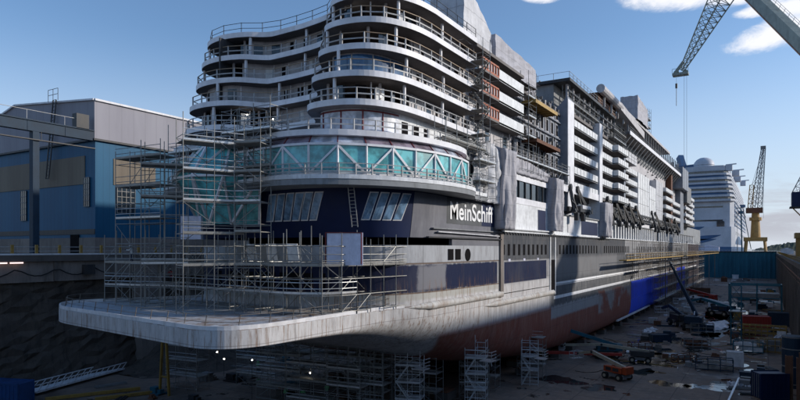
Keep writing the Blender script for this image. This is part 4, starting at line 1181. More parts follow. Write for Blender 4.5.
side_scaf(112, 136, XS-.6, 42.2, [43.8], 46.2, 'scaffold along the dark upper structure over the balcony stacks', w=-1.3, lifts=1.5)
side_scaf(146, 160, XS+.3, 40.5, [42.2, 44.2], 46.8, 'scaffold below the big duct at the terrace corner', w=-1.3, lifts=1.5)
side_scaf(190, 196, XS+.6, 51, [52.5, 55], 58, 'small lookout scaffold cage on the roof far up the ship', w=-2, lifts=1.2)
GH = 'rusty scaffolds standing against the far hull side'
for i, (y0, y1, zt) in enumerate(((160, 180, 17.5), (192, 206, 18), (206.5, 232, 18.5), (232.5, 262, 18), (262.5, 300, 19), (300.5, 340, 19))):
    side_scaf(y0, y1, XS+3.4, -4 if i else 8, [z for z in (0.5, 4, 7.5, 10.8, 14) if i or z > 8], zt,
        ['short hung scaffold just left of the blue hull film', 'dense scaffold covering the start of the blue hull film', 'dense scaffold over the middle of the blue hull film', 'dense scaffold behind the raised blue boom', 'far scaffold at the second blue film patch', 'farthest scaffold near the ship bow'][i],
        n=7, w=-1.6, lifts=1.9, brace=.8, mat='galvdark', group=GH)
GU = 'silver stair towers standing under the hull edge'
def stairtower(x, y, w, d, ang, zt, label):
    decks = [z for z in (-1.8, .2, 2.2, 4.0) if z < zt-1.2]
    t = tower(x, y, w, d, ang, FLOOR, decks, zt, label, GU, lifts=1.0, brace=.6, stair=True, mat='alu', nb=2, boards='alu')
    m = MB(); z = decks[-1]; c, s = math.cos(ang), math.sin(ang)
    m.box(x+w*c-.1, y-.9, z, x+w*c+1.5, y+.6, z+.08)
    for h in (.4, .8, 1.2): m.tube((x+w*c, y-.9, z+h), (x+w*c+1.5, y-.9, z+h), .04); m.tube((x+w*c+1.5, y-.9, z+h), (x+w*c+1.5, y+.6, z+h), .04)
    m.tube((x+w*c+1.5, y-.9, z-.5), (x+w*c+1.5, y-.9, z+1.3), .04); m.build('cantilever_platform', 'alu', t)
stairtower(-37.6, 60.2, 3.0, 2.4, .3, 4.9, 'nearest silver stair tower under the hull, leftmost of three')
stairtower(-32.6, 68.8, 2.6, 2.4, .3, 4.6, 'middle silver stair tower under the hull edge')
stairtower(-30.8, 84.2, 2.4, 2.2, .3, 2.5, 'rightmost silver stair tower under the hull, by the red boom')
GD = 'dark scaffold bays in the gloom under the stern'
for i, (x, y, w, zt) in enumerate(((-66, 62, 7, 6), (-58, 58, 7, 5), (-50, 55, 6, 5.6), (-43.8, 55, 4.5, 5), (-62, 70, 9, 4), (-50, 72, 8, 3.2), (-74, 56, 6, 6), (-56, 76, 7, 3.2), (-41.5, 66, 6, 3.6), (-37.5, 78, 5, 2.4), (-41.2, 57.5, 3.4, 4.6), (-35.4, 73, 3.4, 3.4), (-33.6, 90, 4, 1.6), (-46, 62, 5, 3.8))):
    tower(x, y, w, 2.4, .1, FLOOR, [-2, 0.2, 2.2], zt, ['dark scaffold bay furthest left under the ducktail', 'dark scaffold bay behind the first workers', 'dark scaffold bay behind the middle workers', 'dark scaffold bay beside the nearest stair tower', 'dark scaffold bay deep under the left of the stern', 'dark scaffold bay deep under the middle of the stern', 'dark scaffold bay left of the ochre trestle', 'dark scaffold bay behind the bending worker', 'dark scaffold bay between the first two silver stair towers', 'dark scaffold bay between the last two silver stair towers', 'dark scaffold bay just left of the nearest silver stair tower', 'dark scaffold bay right of the middle silver stair tower', 'low dark scaffold bay behind the rightmost silver stair tower', 'dark scaffold bay behind the rightmost worker'][i], GD, nb=3, lifts=1.5, mat='galv', brace=.9)

# stair lattice tower + frame on the dock floor at right
def lattice(x, y, w, z0, z1, mat, root, nm='mast', r=.09):
    m = MB()
    P = [(x, y), (x+w, y), (x+w, y+w), (x, y+w)]
    for p in P: m.tube((*p, z0), (*p, z1), r)
    n = max(2, int((z1-z0)/w*.8))
    for i in range(n):
        a, b = lerp(z0, z1, i/n), lerp(z0, z1, (i+1)/n)
        for j in range(4):
            p, q = P[j], P[(j+1) % 4]; m.tube((*p, a), (*q, b), r*.6); m.tube((*p, b), (*q, b), r*.6)
    return m.build(nm, mat, root)
r_ = empty('stair_mast', (-5.7, 143, FLOOR)); tag(r_, 'tall teal lattice stair mast standing on the dock floor at right', 'tower')
lattice(-6.6, 142.2, 1.9, FLOOR, 8.4, 'teal', r_, 'lattice'); MB().box(-7, 141.6, 3.0, -3.9, 145, 3.15).build('landing', 'galv', r_)
r_ = empty('storage_rack', (-3, 225, FLOOR)); tag(r_, 'wide open steel frame rack standing far down the dock floor', 'frame')
m = MB()
for x in (-11, -3.2, 3.5):
    for y in (222, 230): m.box(x, y, FLOOR, x+.35, y+.35, 4.6)
for y in (222, 230): m.box(-11, y, 4.3, 3.85, y+.35, 4.75); m.box(-11, y, .2, 3.85, y+.3, .5)
for x in (-11, 3.5): m.box(x, 222, 4.3, x+.35, 230, 4.7)
m.build('frame', 'teal', r_); MB().box(-10, 222.5, .5, 3, 229.5, 1.8).build('stored_plate', 'grey', r_)

# ------------------------------------------------------------------ keel blocks and shores
proto = None
for yy in (62, 72, 84, 98, 114, 132):
    for k, x in enumerate((-56, -46.4, -37)):
        if proto is None:
            proto = empty('keel_block'); MB().box(-1, -1.3, 0, 1, 1.3, .9).build('concrete_base', 'concrete2', proto); MB().box(-.8, -1.1, .9, .8, 1.1, 1.25).build('timber_cap', 'rust', proto); o = proto
        else: o = copy_tree(proto)
        o.location = (x, yy, FLOOR)
        tag(o, f'{["left","centre","right"][k]} concrete keel block under the hull, {["first","second","third","fourth","fifth","sixth"][(62,72,84,98,114,132).index(yy)]} row from the stern', 'keel block', 'keel blocks carrying the ship')
for i in range(18):
    o = copy_tree(proto); o.location = (-33.5, 92+i*9, FLOOR); o.scale = (.8, .8, 1.0)
    tag(o, 'squat concrete bilge block in the long row beneath the starboard hull edge', 'bilge block', 'bilge blocks beneath the starboard hull edge')
for i, (x, y, z1) in enumerate(((-70.5, 53.2, 5.6),)):
    r_ = empty('shoring_frame', (x, y, FLOOR)); tag(r_, ['ochre A shaped shoring trestle under the left of the ducktail', 'ochre shoring trestle under the middle of the stern', 'ochre shoring trestle near the silver stair towers'][i], 'trestle', 'ochre shoring trestles under the stern')
    for s in (-1, 1): MB().bar((x+s*1.0, y, FLOOR), (x+s*.25, y, z1), .28, .28).build('leg', 'yellow', r_)
    MB().bar((x-.8, y, -1.5), (x+.8, y, -1.5), .2, .2).build('cross_bar', 'yellow', r_)

# ------------------------------------------------------------------ machines on the floor
def wheel(parent, x, y, z, r, w):
    t = MB().tube((x-w/2, y, z), (x+w/2, y, z), r, 18).build('wheel', 'rubber', parent)
    MB().tube((x-w/2-.03, y, z), (x+w/2+.03, y, z), r*.5, 12).build('rim', 'cream', t)
def boomlift(loc, rz, label, body, boommat, segs, basket=True, scale=1.):
    r = empty('boom_lift'); tag(r, label, 'boom lift', 'boom lifts on the dock floor')
    m = MB(); m.box(-.9, -1.9, .45, .9, 1.9, .95); m.box(-1.1, -1.5, .35, 1.1, -1.1, .75); m.box(-1.1, 1.1, .35, 1.1, 1.5, .75); m.build('chassis', 'grey', r)
    for x in (-1.15, 1.15):
        for y in (-1.3, 1.3): wheel(r, x, y, .52, .52, .42)
    m = MB(); m.tube((0, 0, .95), (0, 0, 1.15), .7, 16); m.box(-1.15, -1.7, 1.15, -.35, 1.6, 2.0); m.box(.35, -1.7, 1.15, 1.15, 1.3, 1.95)
    m.box(-.9, -2.35, 1.1, .9, -1.6, 2.15); m.build('turntable', body, r)
    m = MB(); m.box(-1.17, -1.2, 1.35, -1.15, -.1, 1.85); m.box(-1.17, .2, 1.35, -1.15, 1.2, 1.85); m.box(1.15, -1.2, 1.35, 1.17, .9, 1.8); m.build('cover_panel', 'dark', r)
    p = Vector((0, -1.5, 1.9))
    for k, (ang, L) in enumerate(segs):
        q = p + Vector((0, math.cos(R(ang))*L, math.sin(R(ang))*L)); w = .42-.08*k
        s = MB().bar(p, q, w, w*1.25).build('boom_section', boommat, r)
        MB().tube((-w*.7, q.y, q.z), (w*.7, q.y, q.z), w*.5, 10).build('pivot', 'dark', s); p = q
    m = MB().bar((0, -.4, 1.6), (0, .9, 2.6), .16, .16).build('lift_cylinder', 'alu', r)
    if basket:
        m = MB(); x0, y0, z0 = -1.1, p.y, p.z-.9; x1, y1 = 1.1, p.y+.95
        m.box(x0, y0, z0, x1, y1, z0+.08)
        for x in (x0, 0, x1):
            for y in (y0, y1): m.tube((x, y, z0), (x, y, z0+1.15), .04)
        for z in (z0+.6, z0+1.15):
            for a, b in (((x0, y0), (x1, y0)), ((x1, y0), (x1, y1)), ((x1, y1), (x0, y1)), ((x0, y1), (x0, y0))): m.tube((*a, z), (*b, z), .04)
        m.build('basket', 'rail', r)
    r.location = loc; r.rotation_euler = (0, 0, rz); r.scale = (scale,)*3
    return r
def FP(px, py, z=FLOOR):
    u = (px-400)/600; D = (16-z)*600/(py-249); return Vector((D*(-SS+CC*u), D*(CC+SS*u), z))
q = FP(617, 379); boomlift(q, R(62), 'orange boom lift with cream boom folded over it, nearest machine on the dock floor', 'orangered', 'cream', [(14, 6.5), (-12, 3)], True, 1.0)
a = FP(623, 369); boomlift(FP(640, 362), R(100), 'long low dark boom lift with a cream boom reaching left under the hull', 'dark', 'cream', [(6, 8), (-4, 6.5)], True, 1.0)
m = MB(); pa, pb = FP(622, 369), FP(546, 367); pa.z = -1.6; pb.z = -1.5
pt = FP(600, 352); boomlift(FP(606, 357), R(118), 'teal boom lift with its boom lowered below the red hull', 'teal', 'teal', [(18, 8), (-22, 6)], True, 1.15)
bl = boomlift(FP(694, 330), R(0), 'large dark blue boom lift with its long boom raised against the hull', 'beamblue', 'beamblue', [(20, .5)], False, 1.7)
bp_ = FP(697, 327); tip = Vector((0, 0, 0)); u = (670-400)/600; D = 160; tip = Vector((D*(-SS+CC*u), D*(CC+SS*u), 16-(262-249)/600*D))
A_ = Vector((bp_.x, bp_.y, -1.2)); l0 = bl.location
m = MB(); sc = 1.7
def loc_(p): return ((p.x-l0.x)/sc, (p.y-l0.y)/sc, (p.z-l0.z)/sc)
mid = A_.lerp(tip, .55)
m.bar(loc_(A_), loc_(mid), .36, .46); m.build('boom_section', 'beamblue', bl); m = MB(); m.bar(loc_(mid), loc_(tip), .26, .33); m.build('boom_section', 'beamblue', bl)
tl = Vector(loc_(tip)); m = MB(); m.box(tl.x-.6, tl.y-.4, tl.z-.3, tl.x+.6, tl.y+.4, tl.z-.25)
for z in (.2, .6): m.box(tl.x-.6, tl.y-.4, tl.z+z-.3, tl.x+.6, tl.y-.36, tl.z+z-.26); m.box(tl.x-.6, tl.y+.36, tl.z+z-.3, tl.x+.6, tl.y+.4, tl.z+z-.26)
m.build('basket', 'rail', bl)
for i, (px, py, rz, lab, b_, bm) in enumerate(((706, 303, 70, 'red and black boom lift beyond the raised blue boom', 'red', 'red'), (716, 312, 100, 'pale boom lift parked right of the raised blue boom', 'white', 'white'), (680, 326, 30, 'dark low boom lift at the foot of the hull scaffold', 'dark', 'beamblue'), (722, 316, 60, 'dark blue lift beside the large puddle', 'beamblue', 'teal'))):
    boomlift(FP(px, py), R(rz), lab, b_, bm, [(12, 6), (-14, 3)], True, 1.5)
# red beam lying under the hull
r_ = tag(MB().bar(pa, pb, .35, .45).build('steel_beam', 'red'), 'long red steel beam lying low from the lifts to under the hull', 'beam')

def container(px, py, L, W, H, rz, mat, label, group='containers and crates on the dock floor', ribs=True, name='container'):
    p = FP(px, py); r = empty(name); tag(r, label, 'container' if name == 'container' else name.split('_')[-1], group)
    MB().box(-L/2, -W/2, .12, L/2, W/2, H).build('body', mat, r)
    m = MB(); n = int(L/.6)
    for s in (-1, 1):
        for i in range(n+1): x = lerp(-L/2+.05, L/2-.15, i/n); m.box(x, s*(W/2)-(.06 if s < 0 else 0), .3, x+.2, s*(W/2)+(.06 if s > 0 else 0), H-.15)
    for z in (.0, H-.1): m.box(-L/2-.05, -W/2-.07, z, L/2+.05, -W/2, z+.22); m.box(-L/2-.05, W/2, z, L/2+.05, W/2+.07, z+.22)
    for x in (-L/2-.08, L/2): m.box(x, -W/2, 0, x+.08, -W/2+.12, H+.1); m.box(x, W/2-.12, 0, x+.08, W/2, H+.1)
    m.build('rib', mat, r)
    m = MB()
    for y in (-W*.3, -W*.12, W*.12, W*.3): m.tube((-L/2-.12, y, .2), (-L/2-.12, y, H-.1), .04)
    m.build('lock_bar', 'grey', r)
    r.location = p; r.rotation_euler = (0, 0, R(rz)); return r
container(6, 404, 6.0, 2.6, 2.9, 20, 'blue', 'blue steel container on the dock floor in the left corner')
container(756, 329, 6, 2.6, 3.2, 10, 'red', 'red container by the right dock wall, behind the yellow rack')
container(784, 326, 7, 2.6, 3.4, 0, 'beamblue', 'grey blue container against the right wall beside the red one')
container(770, 398, 3.6, 2.4, 3.4, 30, 'navy', 'dark navy box with white marks standing at the lower right')
def rack(px, py, L, W, H, rz, mat, load, label):
    r = empty('storage_rack'); tag(r, label, 'rack', 'steel racks loaded with material on the dock floor'); m = MB()
    for x in (-L/2, -L/6, L/6, L/2):
        for y in (-W/2, W/2): m.box(x-.06, y-.06, 0, x+.06, y+.06, H)
    for z in (.15, H*.5, H-.1):
        for y in (-W/2, W/2): m.box(-L/2, y-.05, z, L/2, y+.05, z+.12)
        for x in (-L/2, L/2): m.box(x-.05, -W/2, z, x+.05, W/2, z+.12)
    m.build('frame', mat, r); m = MB()
    for k in range(14):
        x = random.uniform(-L/2, L/2-1); y = random.uniform(-W/2, W/2-.4); z = random.choice((.27, H*.5+.12)); m.box(x, y, z, min(L/2, x+random.uniform(.6, 2.5)), y+random.uniform(.2, .6), z+random.uniform(.1, H*.35))
    m.build('load', load, r); r.location = FP(px, py); r.rotation_euler = (0, 0, R(rz))
rack(696, 347, 5, 2, 1.7, 20, 'grey', 'rust', 'low steel rack of rusty stock by the small puddles')
rack(714, 370, 5.5, 2, 2.0, 5, 'beamblue', 'board', 'blue rack of boards left of the stair mast foot')
rack(684, 362, 4, 1.6, 1.4, 50, 'rust', 'grey', 'small rusty rack left of the blue rack of boards')
rack(748, 352, 5, 2, 2.2, 0, 'teal', 'white2', 'teal rack of white stock right of the stair mast foot')
rack(770, 352, 4, 2, 2.6, 10, 'yellow', 'grey', 'yellow rack of grey stock against the right wall')
rack(702, 332, 5, 2, 2.2, 10, 'grey', 'beamblue', 'grey rack beside the large raised lift')
rack(640, 350, 4, 2, 1.6, 30, 'rust', 'alu', 'rusty rack of bright metal near the far hull scaffold foot')
container(735, 366, 2.4, 1.6, 2.4, 5, 'white', 'small white crate at the foot of the stair mast')
container(660, 342, 4, 2, 1.6, 40, 'beamblue', 'small blue crate near the foot of the hull scaffold')
container(748, 300, 7, 3, 3, 5, 'teal', 'teal container under the open steel frame far down the floor')
container(700, 294, 8, 2.6, 2.6, 5, 'rust', 'rusty container far down the dock near the bow')
container(578, 338, 3, 2, 2.2, 15, 'beamblue', 'dim blue crate under the red hull')
# white stripes on the navy box
r_ = empty('steel_rack', FP(762, 335)); tag(r_, 'long low yellow steel rack on the floor by the right wall', 'rack')
m = MB(); c = FP(762, 335)
for i in range(9): m.box(c.x-5+i*1.2, c.y-1.2, FLOOR, c.x-4.8+i*1.2, c.y+1.2, FLOOR+2.2)
for z in (FLOOR+.4, FLOOR+1.3, FLOOR+2.1): m.box(c.x-5, c.y-1.25, z, c.x+4.9, c.y-1.1, z+.25); m.box(c.x-5, c.y+1.1, z, c.x+4.9, c.y+1.25, z+.25)
m.build('frame', 'yellow', r_)
r_ = empty('storage_tank', (3.2, 104, FLOOR)); tag(r_, 'grey blue cylindrical tank standing against the right dock wall', 'tank')
MB().tube((3.2, 104, FLOOR), (3.2, 104, 3.4), 1.5, 24).build('shell', 'beamblue', r_)
m = MB()
for z in (-3.5, -1, 1.5, 3.2): m.tube((3.2, 104, z), (3.2, 104, z+.15), 1.56, 24)
m.build('hoop', 'grey', r_)
for i in range(6):
    x, y = 1.6+random.uniform(-.5, 2.2), 78+i*3.4
    zt = random.uniform(1.2, 4.2)
    o = MB(); o.box(x, y, FLOOR, x+.9, y+.14, zt); o.box(x, y+.14, FLOOR, x+.14, y+.7, zt); o.box(x+.76, y+.14, FLOOR, x+.9, y+.7, zt)
    tag(o.build('sheet_pile', 'rust'), 'rusty channel shaped pile standing upright at the lower right wall', 'pile', 'rusty piles upright by the right wall')
# pole plank bottom
a, b = FP(728, 404), FP(739, 384); a.z += .3; b.z += .9
tag(MB().bar(a, b, .25, .12).build('plank', 'alu'), 'pale plank propped at a slant at the lower right of the floor', 'plank')
# lattice gangway lying at left, rails
a, b = FP(30, 396), FP(121, 371); a.z = b.z = FLOOR+.5
r_ = empty('gangway_section', (a.x, a.y, FLOOR)); tag(r_, 'white lattice gangway section lying on the floor below the rock wall', 'gangway')
d = (b-a).normalized(); s = d.cross(Vector((0, 0, 1)))*1.1
m = MB()
for sg in (-1, 1):
    for h in (0, 1.0): m.bar(a+s*sg+Vector((0, 0, h)), b+s*sg+Vector((0, 0, h)), .12, .12)
    for i in range(14):
        p, q = a.lerp(b, i/14)+s*sg, a.lerp(b, (i+1)/14)+s*sg; m.bar(p, q+Vector((0, 0, 1)), .08, .08)
for i in range(15): p = a.lerp(b, i/14); m.bar(p-s, p+s, .1, .1)
m.build('truss', 'white', r_)
m = MB(); m.bar(a+Vector((0, 0, .1)), b+Vector((0, 0, .1)), 1.9, .06); m.build('deck', 'white2', r_)
for i, (p0, p1) in enumerate((((45, 401), (140, 390)), ((95, 401), (160, 393)))):
    a, b = FP(*p0), FP(*p1); a.z = b.z = FLOOR+.25
    tag(MB().bar(a, b, .5, .4).build('steel_beam', 'yellow'), ['long yellow beam on the floor in front of the white gangway', 'shorter yellow beam on the floor right of the long one'][i], 'beam')
# scrap and rubble
ADJ = {'grey': 'grey', 'beamblue': 'dark blue', 'rust': 'rusty brown', 'alu': 'bare metal', 'white': 'white', 'white2': 'off white', 'dark': 'blackish', 'yellow': 'yellow', 'teal': 'teal', 'concrete': 'beige', 'rubber': 'black', 'red': 'red', 'board': 'wood grey'}
def rubble(name, label, n, f, mats, smin, smax, group=None):
    for i in range(n):
        p = f(); s = random.uniform(smin, smax); m = MB(); kind = random.random(); rz = random.uniform(0, 3.14)
        if kind < .35:     # pallet with a load
            m.box(p.x-s, p.y-s*.7, FLOOR, p.x+s, p.y-s*.5, FLOOR+.15); m.box(p.x-s, p.y+s*.5, FLOOR, p.x+s, p.y+s*.7, FLOOR+.15); m.box(p.x-s, p.y-s*.7, FLOOR+.15, p.x+s, p.y+s*.7, FLOOR+.22)
            m.box(p.x-s*.8, p.y-s*.5, FLOOR+.22, p.x+s*.3, p.y+s*.4, FLOOR+.3+s*.6); m.box(p.x+s*.35, p.y-s*.3, FLOOR+.22, p.x+s*.9, p.y+s*.3, FLOOR+.3+s*.35); nm, cat = 'loaded_pallet', 'pallet'
        elif kind < .7:    # bundle of bars
            for j in range(5):
                dx, dy = math.cos(rz)*s*1.8, math.sin(rz)*s*1.8; ox, oy = -math.sin(rz)*j*.22, math.cos(rz)*j*.22
                m.bar((p.x-dx+ox, p.y-dy+oy, FLOOR+.12+.1*(j % 2)), (p.x+dx+ox, p.y+dy+oy, FLOOR+.12+.1*(j % 2)), .16, .16)
            nm, cat = 'bar_bundle', 'bars'
        else:              # crate with lid and battens
            m.box(p.x-s*.6, p.y-s*.5, FLOOR, p.x+s*.6, p.y+s*.5, FLOOR+s*.8); m.box(p.x-s*.66, p.y-s*.56, FLOOR+s*.8, p.x+s*.66, p.y+s*.56, FLOOR+s*.9)
            for xx in (-.6, 0, .5): m.box(p.x+xx*s, p.y-s*.55, FLOOR, p.x+(xx+.12)*s, p.y-s*.5, FLOOR+s*.8)
            nm, cat = 'crate', 'crate'
        mt = random.choice(mats); lump = ('small ', 'medium ', 'large ')[min(2, int(3*(s-smin)/(smax-smin)))]
        tag(m.build(nm, mt), lump + ADJ[mt] + ' ' + {'loaded_pallet': 'loaded pallet ', 'bar_bundle': 'bar bundle ', 'crate': 'lidded crate '}[nm]+label, cat, lump + ADJ[mt] + ' ' + {'loaded_pallet': 'pallets ', 'bar_bundle': 'bar bundles ', 'crate': 'crates '}[nm]+(group or label))
rubble('x', 'among the clutter along the right dock wall', 46, lambda: Vector((random.uniform(-8, 3.8), random.uniform(140, 330), FLOOR)), ('grey', 'beamblue', 'rust', 'alu', 'white', 'dark', 'yellow', 'teal'), .8, 2.2)
rubble('x', 'among the machines beside the far hull scaffold', 34, lambda: Vector((random.uniform(-27, -17), random.uniform(135, 290), FLOOR)), ('grey', 'dark', 'rust', 'alu', 'white2', 'beamblue'), .6, 1.7)
rubble('x', 'scattered on the open floor near the small puddles', 12, lambda: Vector((random.uniform(-20, -6), random.uniform(112, 140), FLOOR)), ('grey', 'dark', 'rust', 'white2', 'concrete'), .4, 1.0)
rubble('x', 'at the foot of the far gate', 14, lambda: Vector((random.uniform(-38, 2), random.uniform(400, 470), FLOOR)), ('grey', 'dark', 'rust', 'white'), 1., 3.)
rubble('x', 'in the dim left corner under the stern', 20, lambda: Vector((random.uniform(-86, -60), random.uniform(46, 80), FLOOR)), ('dark', 'rust', 'grey', 'teal', 'concrete'), .5, 1.5)
rubble('x', 'in the lower right corner below the upright piles', 10, lambda: Vector((random.uniform(-3, 2.8), random.uniform(94, 118), FLOOR)), ('grey', 'dark', 'beamblue', 'white'), .5, 1.3)
# rubble mound covered by dark netting at the left
m = MB(); rows = []
for j in range(15):
    r = []
    for i in range(31):
        x = lerp(-90, -74, j/14); y = lerp(58, 92, i/30); h = 6.2*math.exp(-((x+87)/6)**2)*(math.exp(-((y-70)/7)**2)+.7*math.exp(-((y-84)/6)**2))
        r.append((x, y, FLOOR-.2+h+random.uniform(-.3, .3)*(h > .3)))
    rows.append(r)
m.strip(rows); tag(m.build('rubble_mound', 'rock'), 'dark mound of rubble piled at the foot of the left rock wall', 'mound')
# puddles
def puddle(px, py, rx, ry, seed):
    random.seed(seed); c = FP(px, py); m = MB(); n = 40; ph = [random.uniform(0, 6) for _ in range(4)]
    L = []
    for i in range(n):
        t = 2*math.pi*i/n; k = 1+.25*math.sin(2*t+ph[0])+.18*math.sin(3*t+ph[1])+.12*math.sin(5*t+ph[2])+.08*math.sin(9*t+ph[3])
        L.append((c.x+rx*k*math.cos(t), c.y+ry*k*math.sin(t)))
    m.v = [(x, y, FLOOR+.012) for x, y in L]; m.f = [tuple(range(n))]; tag(m.build('puddle', 'puddle'), kind='structure')
for a in ((690, 342, 4, 6, 41), (662, 352, 3, 5, 42), (640, 372, 2, 3, 43), (708, 388, 1.5, 1.5, 44), (750, 372, 1.5, 3, 45), (600, 388, 2.4, 2, 46), (560, 380, 3, 3, 47), (740, 335, 3, 8, 48), (710, 319, 7.5, 30, 1), (724, 309, 5, 30, 2), (722, 330, 4, 14, 31), (654, 340, 2.2, 6, 3), (728, 386, 2.2, 3.0, 4), (735, 362, 2, 4, 5), (690, 386, 1, 1.4, 6), (668, 384, 2.4, 2, 7), (628, 352, 5, 3, 8), (672, 360, 1.2, 3, 9), (745, 350, 2, 4, 10), (690, 358, 2, 4, 12), (640, 362, 5, 3.4, 13), (708, 335, 2.5, 5, 14), (700, 349, 3, 3, 15), (655, 372, 1.2, 1, 16)): puddle(*a)
random.seed(21)
# yellow gangway beside the far hull
r_ = empty('access_gangway', (XS+4.5, 150, 13.4)); tag(r_, 'long yellow access gangway running along the hull scaffold towards the gate', 'gangway')
MB().box(XS+3.4, 136, 13.4, XS+5.0, 420, 13.65).build('deck', 'beamyellow', r_)
m = MB()
for i in range(72): y = 136+i*4; m.tube((XS+5, y, 13.6), (XS+5, y, 14.9), .06)
m.tube((XS+5, 136, 14.9), (XS+5, 420, 14.9), .06); m.tube((XS+5, 136, 14.3), (XS+5, 420, 14.3), .05); m.build('handrail', 'yellow', r_)
for y in range(200, 420, 40): MB().box(XS+4.0, y, FLOOR, XS+4.2, y+.2, 13.4).build('leg', 'galvdark', r_)
# sheds at the gate
for i, (px, py0, w, h, mt, lab) in enumerate(((708, 251, 14, 4.4, 'film', 'pale blue covered shed beyond the gate, left of the far ship hull'), (788, 251, 6, 3.5, 'white', 'small white kiosk on the quay to the right of the gate'))):
    u = (px-400)/600; D = 430 if i == 0 else 330; x = D*(-SS+CC*u); y = D*(CC+SS*u); z = 14.45 if i == 0 else 13.2
    if i == 1: x = 9
    r_ = empty('shed', (x, y, z)); tag(r_, lab, 'shed')
    MB().box(x-w/2, y, z-1.5 if i == 0 else z, x+w/2, y+5, z+h*.7).build('wall', mt, r_)
    m = MB(); m.v = [(x-w/2-.3, y-.3, z+h*.7), (x+w/2+.3, y-.3, z+h*.7), (x+w/2+.3, y+5.3, z+h*.7), (x-w/2-.3, y+5.3, z+h*.7), (x, y-.3, z+h), (x, y+5.3, z+h)]
    m.f = [(0, 1, 4), (1, 2, 5, 4), (2, 3, 5), (3, 0, 4, 5), (3, 2, 1, 0)]; m.build('roof', mt, r_)

